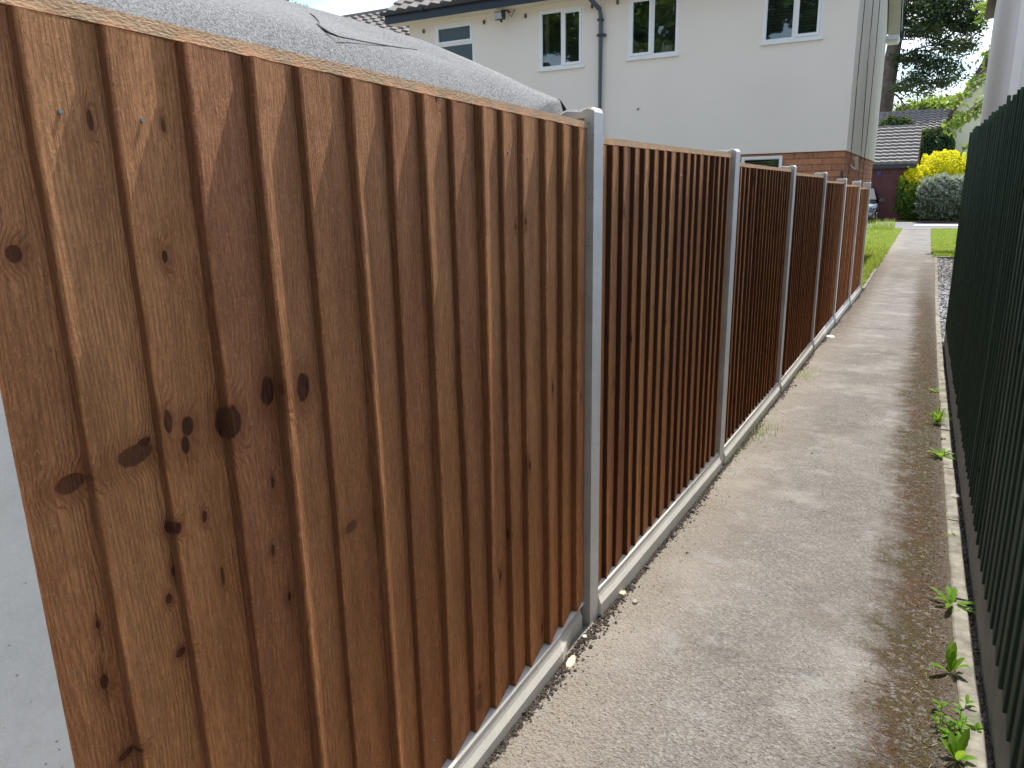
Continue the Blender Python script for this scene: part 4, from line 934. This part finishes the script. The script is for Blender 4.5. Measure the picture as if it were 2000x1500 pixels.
for (px, py, rx_, rz_) in ((1805, 219, 26, 5), (1835, 214, 20, 6), (1864, 210, 12, 7)):
    cl.append((tuple(at_y(px, py, 95)), (rx_*.065, 2, rz_*.065)))
q = at_y(1835, 230, 95); tree('broadleaf_tree', 'light green tree far behind the tiled roof', (q[0], 95, -.3), [(q[0], 95, -.4), (q[0], 95, q[2]), tuple(at_y(1838, 208, 95))], [.5, .4, .2], M['fresh'], cl, 7000, .28)
cl = [(tuple(at_y(px, py, 40)), (rx_*.0275, .8, rz_*.0275)) for px, py, rx_, rz_ in ((520, -14, 30, 16), (548, 2, 18, 7), (570, 10, 9, 5), (480, -30, 60, 20))]
q = at_y(520, 40, 40); tree('garden_tree', 'tree whose leaf tips show above the shed roof', (q[0], 40, -.3), [(q[0]-1, 40, -.4), (q[0]-1, 40, q[2]-2), tuple(at_y(500, -20, 40))], [.3, .25, .1], M['broad'], cl, 3500, .10)
# slim branches reaching left from behind the white house
br = empty('leafy_tree', (2.3, 19, -.3), label='tree with pale green drooping leaf sprays beside the white house wall', cat='tree')
mb = MB(); trunk = [(1.5, 27, -.4), (1.4, 27, 3), (1.5, 27, 7)]; mb.tube(trunk, [.16, .13, .09], 8); P = []; BY = 26.6
for (spts, dens) in (([(1960, 120), (1930, 150), (1895, 175), (1872, 188), (1852, 200)], 1.0), ([(1950, 165), (1925, 190), (1893, 215), (1870, 228), (1848, 246)], 1.3), ([(1950, 80), (1930, 100), (1912, 112)], .8), ([(1950, 205), (1915, 205), (1893, 218), (1872, 236), (1868, 250)], .8), ([(1955, 10), (1930, 20), (1915, 30)], 1.0), ([(1900, 295), (1892, 290), (1882, 288)], .5), ([(1935, 130), (1905, 150), (1890, 165)], .7), ([(1960, 0), (1925, 10), (1905, 8)], 1.2)):
    v = [Vector(at_y(px, py, BY+random.uniform(-.3, .3))) for px, py in spts]; mb.tube(v, [.02-.004*i for i in range(len(v))], 5)
    for a, b in zip(v, v[1:]):
        for s in range(int(21*dens)): P.append(a.lerp(b, random.random())+Vector((random.gauss(0, .07), random.gauss(0, .1), random.gauss(-.07, .10))))
mb.build('trunk', M['twig'], br); leaf_mesh('leaves', M['fresh'], np.array([list(p) for p in P]), None, .115, aspect=1.9, parent=br)
# belt of trees behind the viewer, mirrored in the windows
cl = [((x, -16+random.uniform(-2, 2), z), (3, 2.5, 2.6)) for x in range(-26, 14, 5) for z in (4, 8, 12.5)]
P = np.concatenate([blob(c, r, 1300, .5)[0] for c, r in cl]); leaf_mesh('tree_belt', M['broad'], P, None, .42, kind='stuff')

# ------------------------------------------------------------------ lawns, weeds, debris
def blades(name, mat, P, h, w, lean=.5, parent=None, **k):
    n = len(P); P = np.asarray(P, float); a = rng.uniform(0, 2*math.pi, n); hh = h*rng.uniform(.5, 1.25, n); ww = w*rng.uniform(.6, 1.3, n)
    dx, dy = np.cos(a), np.sin(a); L_ = hh*lean*rng.uniform(.1, 1, n)
    s = np.stack([-dy*ww/2, dx*ww/2, np.zeros(n)], 1); b = np.stack([dx*L_*.35, dy*L_*.35, hh*.6], 1); t = np.stack([dx*L_, dy*L_, hh], 1)
    q = np.stack([P-s, P+s, P+b+s*.8, P+b-s*.8, P+t], 1).reshape(-1, 3); f = np.arange(n*5).reshape(n, 5)
    me = bpy.data.meshes.new(name); me.from_pydata(q.tolist(), [], f[:, [0, 1, 2, 3]].tolist()+f[:, [3, 2, 4]].tolist()); me.materials.append(mat)
    at = me.attributes.new('lf', 'FLOAT_VECTOR', 'POINT'); r = np.repeat(rng.uniform(0, 1, (n, 3)), 5, axis=0); at.data.foreach_set('vector', r.ravel())
    o = bpy.data.objects.new(name, me); sc.collection.objects.link(o)
    if parent: o.parent = parent; o.matrix_parent_inverse = Matrix.Translation(-Vector(parent.location))
    return tag(o, **k)
def lawnpts(n, xa, xb, ya, yb, dens=1.4):
    y = ya+(yb-ya)*rng.uniform(0, 1, n)**dens; x = xa+(xb-xa)*rng.uniform(0, 1, n)**1.25
    return np.stack([x, y, np.array([gz(v) for v in y])-.005], 1)
PA = lawnpts(60000, -.88, -4.2, 15.7, 38, 1.3); PA[:, 0] -= np.where(PA[:, 1] < 20, .09, .03); PA[:, 0] += .02*np.sin(PA[:, 1]*5)+.015*np.sin(PA[:, 1]*11)
blades('lawn_grass', M['grass'], PA, .085, .013, kind='stuff', label='sunlit grass of the left lawn', cat='grass')
PB = lawnpts(30000, .27, 2.4, 23.5, 38, 1.1); PB[:, 0] += .05*np.sin(PB[:, 1]*4)
blades('lawn_grass', M['grass'], PB, .085, .013, kind='stuff', label='sunlit grass right of the path', cat='grass')
# long stalks at the road end
PC = lawnpts(900, -1.2, -3.4, 36.5, 38, 1); blades('tall_grass', M['grass'], PC, .45, .012, .3, kind='stuff', label='tall thin grass stalks at the road edge', cat='grass')
def chips(name, mat, P, s, parent=None, flat=.6, **k):
    V = []; Fc = []; n = len(P); base = np.array([[1, 0, 0], [0, 1, 0], [-1, 0, 0], [0, -1, 0], [0, 0, 1], [0, 0, -1]], float)
    ff = [(0, 1, 4), (1, 2, 4), (2, 3, 4), (3, 0, 4), (1, 0, 5), (2, 1, 5), (3, 2, 5), (0, 3, 5)]
    s = np.broadcast_to(s, (n,))
    for i in range(n):
        b = base*rng.uniform(.55, 1.25, (6, 1))*s[i]; b[:, 2] *= flat
        b += rng.normal(0, .18, (6, 3))*s[i]; a = rng.uniform(0, 6.3); c_, s_ = math.cos(a), math.sin(a); b = b @ np.array([[c_, -s_, 0], [s_, c_, 0], [0, 0, 1]]).T
        o = len(V); V += (b+P[i]).tolist(); Fc += [tuple(o+j for j in f) for f in ff]
    me = bpy.data.meshes.new(name); me.from_pydata(V, [], Fc); me.materials.append(mat); o = bpy.data.objects.new(name, me); sc.collection.objects.link(o)
    if parent: o.parent = parent; o.matrix_parent_inverse = Matrix.Translation(-Vector(parent.location))
    return tag(o, **k)
# slate chippings beside the path, framed by stones
n = 5000; P = np.stack([rng.uniform(.33, 1.3, n), rng.uniform(10.2, 23.2, n), np.zeros(n)], 1); P[:, 2] = [gz(y)-.012+rng.uniform(-.008, .012) for y in P[:, 1]]
sheet('gravel_bed', .31, 1.4, np.arange(10.2, 23.4, .6), M['soil'], -.015)
chips('slate_chips', M['slate'], P, rng.uniform(.012, .035, n), kind='stuff', label='grey slate chippings beside the path past the green fence', cat='slate chippings')
mb = MB(); mb.box((.31, 23.31, -.36), (1.5, 23.39, -.285)); mb.build('kerb_stone', M['oldconc'], label='pale edging stone across the far end of the slate chips', cat='kerb stone')
# crumbly soil along the brown fence
n = 16000; y = .9+15*rng.uniform(0, 1, n)**1.6; off = np.abs(rng.normal(0, .011, n))*(1+1.3*np.sin(y*2.1)**2); x = np.interp(y, PYR, PXF)+.008+off
P = np.stack([x, y, np.array([gz(v) for v in y])+rng.uniform(-.002, .005, n)], 1)
chips('soil_crumbs', M['soil'], P, rng.uniform(.0015, .0085, n)*(1+.8*(rng.uniform(0, 1, n) > .96)), kind='stuff', label='dark soil crumbs along the foot of the brown fence', cat='soil')
n = 2200; y = .9+15*rng.uniform(0, 1, n)**1.7; x = np.interp(y, PYR, PXF)+.03+np.abs(rng.normal(0, .09, n)); P = np.stack([x, y, np.array([gz(v) for v in y])+.001], 1)
chips('dry_crumbs', M['soil_light'], P, rng.uniform(.0015, .005, n), kind='stuff', label='pale grit scattered on the left half of the path', cat='grit')
n = 900; y = 1.5+12*rng.uniform(0, 1, n)**1.4; x = rng.uniform(-.95, .24, n); P = np.stack([x, y, np.array([gz(v) for v in y])+.001], 1)
chips('loose_grit', M['soil'], P, rng.uniform(.0012, .0038, n)*(1+2.0*(rng.uniform(0, 1, n) > .985)), kind='stuff', label='small dark bits of grit over the path', cat='grit')
n = 4500; y = 1.6+12*rng.uniform(0, 1, n)**1.5; x = .245-np.abs(rng.normal(0, .05, n)); P = np.stack([x, y, np.array([gz(v) for v in y])+.001], 1)
M['grit'] = plain('brown grit', (.11, .09, .068), .95, .7, 90, .6, 120)
chips('kerb_grit', M['grit'], P, rng.uniform(.0015, .006, n), kind='stuff', label='grit and soil along the right kerb', cat='grit')
n = 2500; y = 1.0+9*rng.uniform(0, 1, n); x = rng.uniform(.314, .338, n); P = np.stack([x, y, np.array([gz(v) for v in y])+rng.uniform(-.01, .006, n)], 1)
chips('gap_soil', M['soil'], P, rng.uniform(.003, .009, n), kind='stuff', label='dark leaf litter between kerb and green fence', cat='soil')
M['moss'] = leaf_mat('brown green moss', (.05, .03, .012), (.11, .08, .025), .2, 20, c3=(.14, .13, .035))
n = 11000; y = 1.6+10*rng.uniform(0, 1, n)**1.3; x = .20-np.abs(rng.normal(0, .085, n)); ok = (np.sin(y*3.3)+np.sin(y*7.9+x*30)+rng.normal(0, .6, n)) > -.3; P = np.stack([x, y, np.array([gz(v) for v in y])], 1)[ok]
blades('moss', M['moss'], P, .007, .0018, 2.2, kind='stuff', label='brown moss and dry grass bits along the right of the path', cat='moss')
n = 600; y = 1.6+8*rng.uniform(0, 1, n)**1.3; x = .19-np.abs(rng.normal(0, .07, n)); P = np.stack([x, y, np.array([gz(v) for v in y])+.002], 1)
blades('dry_stalks', M['straw'], P, .006, .0015, 6, kind='stuff', label='dry straw bits along the right kerb', cat='dry grass')

# leafy weeds
def leafblade(mb, base, ang, length, width, up, droop, jag=.0, at=None):
    n = 8; pr_ = None; d = Vector((math.cos(ang), math.sin(ang), 0)); s = Vector((-math.sin(ang), math.cos(ang), 0))
    for k in range(n+1):
        t = k/n; w = width*math.sin(math.pi*min(1, t*.93+.05))**.8*(1-.25*(1-t)); w *= (1-.0 if k % 2 == 0 else 1-jag)
        if t < .25: w *= .35+2.2*t
        p = Vector(base)+d*length*t*math.cos(up)+Vector((0, 0, 1))*(length*t*math.sin(up)-droop*length*t*t)
        fold = Vector((0, 0, w*.22))
        ring = [p-s*w/2+fold, p, p+s*w/2+fold]
        if pr_:
            mb.face([pr_[0], pr_[1], ring[1], ring[0]]); mb.face([pr_[1], pr_[2], ring[2], ring[1]])
        pr_ = ring
def weed(px, py, kind, label, cat, sc_=1., g='weeds along the kerb'):
    sc_ *= 1.1
    b = at_g(px, py); root = empty('weed', (b[0], b[1], gz(b[1])), label=label, cat=cat, group=g); z = gz(b[1])+.001
    mb = MB()
    if kind == 'tuft':
        for k in range(70): a = random.uniform(0, 6.3); L_ = random.uniform(.07, .17)*sc_; leafblade(mb, (b[0]+random.gauss(0, .012), b[1]+random.gauss(0, .012), z), a, L_, random.uniform(.005, .009), R_(random.uniform(38, 85)), random.uniform(.1, .5))
    elif kind == 'rosette':
        n = 9
        for k in range(n): a = 2*math.pi*k/n+random.uniform(-.3, .3); leafblade(mb, (b[0], b[1], z), a, random.uniform(.06, .10)*sc_, random.uniform(.018, .026)*sc_, R_(random.uniform(15, 55)), random.uniform(.15, .5), .3)
    elif kind == 'dock':
        for k in range(8): a = random.uniform(0, 6.3); leafblade(mb, (b[0], b[1], z), a, random.uniform(.06, .11)*sc_, random.uniform(.020, .030)*sc_, R_(random.uniform(35, 80)), random.uniform(.05, .4), .12)
    else:
        for j in range(14):
            c = (b[0]+random.gauss(0, .03)*sc_, b[1]+random.gauss(0, .07)*sc_, z); h = random.uniform(.01, .05)*sc_; mb.tube([c, (c[0], c[1], z+h)], .0012, 4)
            for k in range(5): leafblade(mb, (c[0], c[1], z+h*random.uniform(.4, 1)), random.uniform(0, 6.3), random.uniform(.018, .04)*sc_, random.uniform(.009, .016)*sc_, R_(random.uniform(5, 50)), .2)
    mb.build('leaves', M['weed'], root, smooth=True)
    # dry stems at the foot
    mb = MB()
    for k in range(10): a = random.uniform(0, 6.3); mb.tube([(b[0], b[1], z), (b[0]+.05*math.cos(a), b[1]+.05*math.sin(a), z+.004)], .0009, 4)
    mb.build('dry_stems', M['straw'], root)
weed(1826, 765, 'rosette', 'small pale leafed weed, farthest plant along the kerb', 'weed', .9)
weed(1829, 828, 'tuft', 'bright green spiky grass tuft by the right kerb', 'grass tuft', 1.1)
weed(1837, 893, 'rosette', 'flat dandelion with spread leaves just nearer than the grass tuft', 'dandelion', 1.35)
weed(1860, 1050, 'sprig', 'tiny green sprig by the kerb between the two dandelions', 'weed', .35)
weed(1859, 1183, 'rosette', 'broad leafed dandelion with an upright curled leaf by the kerb', 'dandelion', 1.25)
weed(1855, 1315, 'dock', 'narrow upright weed with one tall wavy leaf by the kerb', 'weed', 1.1)
weed(1862, 1425, 'sprig', 'low cluster of small bright leaves by the kerb', 'weed', .9)
weed(1868, 1487, 'dock', 'weed with a long pointed leaf lying over the kerb, nearest to the camera', 'weed', 1.0)
def sparse(px, py, n, label, h=.05):
    b = at_g(px, py); P = np.stack([b[0]+rng.normal(0, .06, n), b[1]+rng.normal(0, .22, n), np.full(n, gz(b[1]))], 1); blades('grass_tuft', M['grass'], P, h, .003, .8, label=label, cat='grass tuft', kind='stuff')
sparse(1487, 845, 160, 'thin pale grass growing at the foot of the third brown panel')
sparse(1570, 735, 160, 'yellowish flattened grass at the foot of the fourth brown panel', .035)
sparse(1420, 895, 40, 'few grass blades at the base of the second free standing post', .03)
# wood chips, brick bit, stones, old leaf
def slab(name, mat, px, py, lx, ly, lz, rot, label, cat):
    b = at_g(px, py); mb = MB(); n = 9; o = [(lx*(.5+.14*random.random())*math.cos(a)*(1 if abs(math.cos(a)) > .5 else .8), ly*(.5+.14*random.random())*math.sin(a)) for a in [2*math.pi*k/n for k in range(n)]]
    c, s = math.cos(rot), math.sin(rot); z = gz(b[1])+.001
    lo = [(b[0]+c*x-s*y, b[1]+s*x+c*y, z) for x, y in o]; hi = [(b[0]+.85*(c*x-s*y), b[1]+.85*(s*x+c*y), z+lz*random.uniform(.8, 1.1)) for x, y in o]
    mb.face(lo[::-1]); mb.face(hi)
    for k in range(n): mb.face([lo[k], lo[(k+1) % n], hi[(k+1) % n], hi[k]])
    mb.build(name, mat, label=label, cat=cat)
slab('wood_chip', M['woodchip'], 1115, 1295, .028, .075, .007, .15, 'pale splinter of wood lying on the path near the tall post', 'wood chip')
slab('brick_fragment', M['brickbit'], 1143, 1188, .035, .04, .06, .3, 'broken orange brick wedged beside the base of the tall post', 'brick fragment')
slab('stone', M['woodchip'], 1215, 1163, .035, .03, .014, .6, 'small tan stone near the foot of the second panel', 'stone')
slab('stone', M['oldconc'], 1240, 1178, .028, .02, .01, 1.6, 'small flat pale stone right of the tan stone', 'stone')
slab('stone', M['oldconc'], 1893, 1195, .022, .022, .018, .6, 'rounded grey pebble on the kerb beside the broad leafed dandelion', 'stone')
slab('stone', M['oldconc'], 1865, 972, .05, .06, .014, .3, 'flat pale stone lying over the kerb below the flat dandelion', 'stone')
slab('stone', M['oldgb'], 1842, 860, .03, .04, .02, .3, 'brown pebble beside the kerb between the grass tuft and flat dandelion', 'stone')
slab('stone', M['soil'], 1021, 1395, .022, .022, .016, .3, 'dark round lump of soil against the nearest gravel board', 'soil lump')
slab('stone', M['brickbit'], 1008, 1400, .016, .016, .012, .3, 'small pinkish pebble against the nearest gravel board', 'stone')
slab('stone', M['white_line'], 1142, 1246, .016, .02, .008, .5, 'white chip of mortar by the base of the tall post', 'stone')
slab('stone', M['post'], 1622, 658, .09, .13, .012, .1, 'flat pale slab fragment by the fifth brown panel', 'stone')
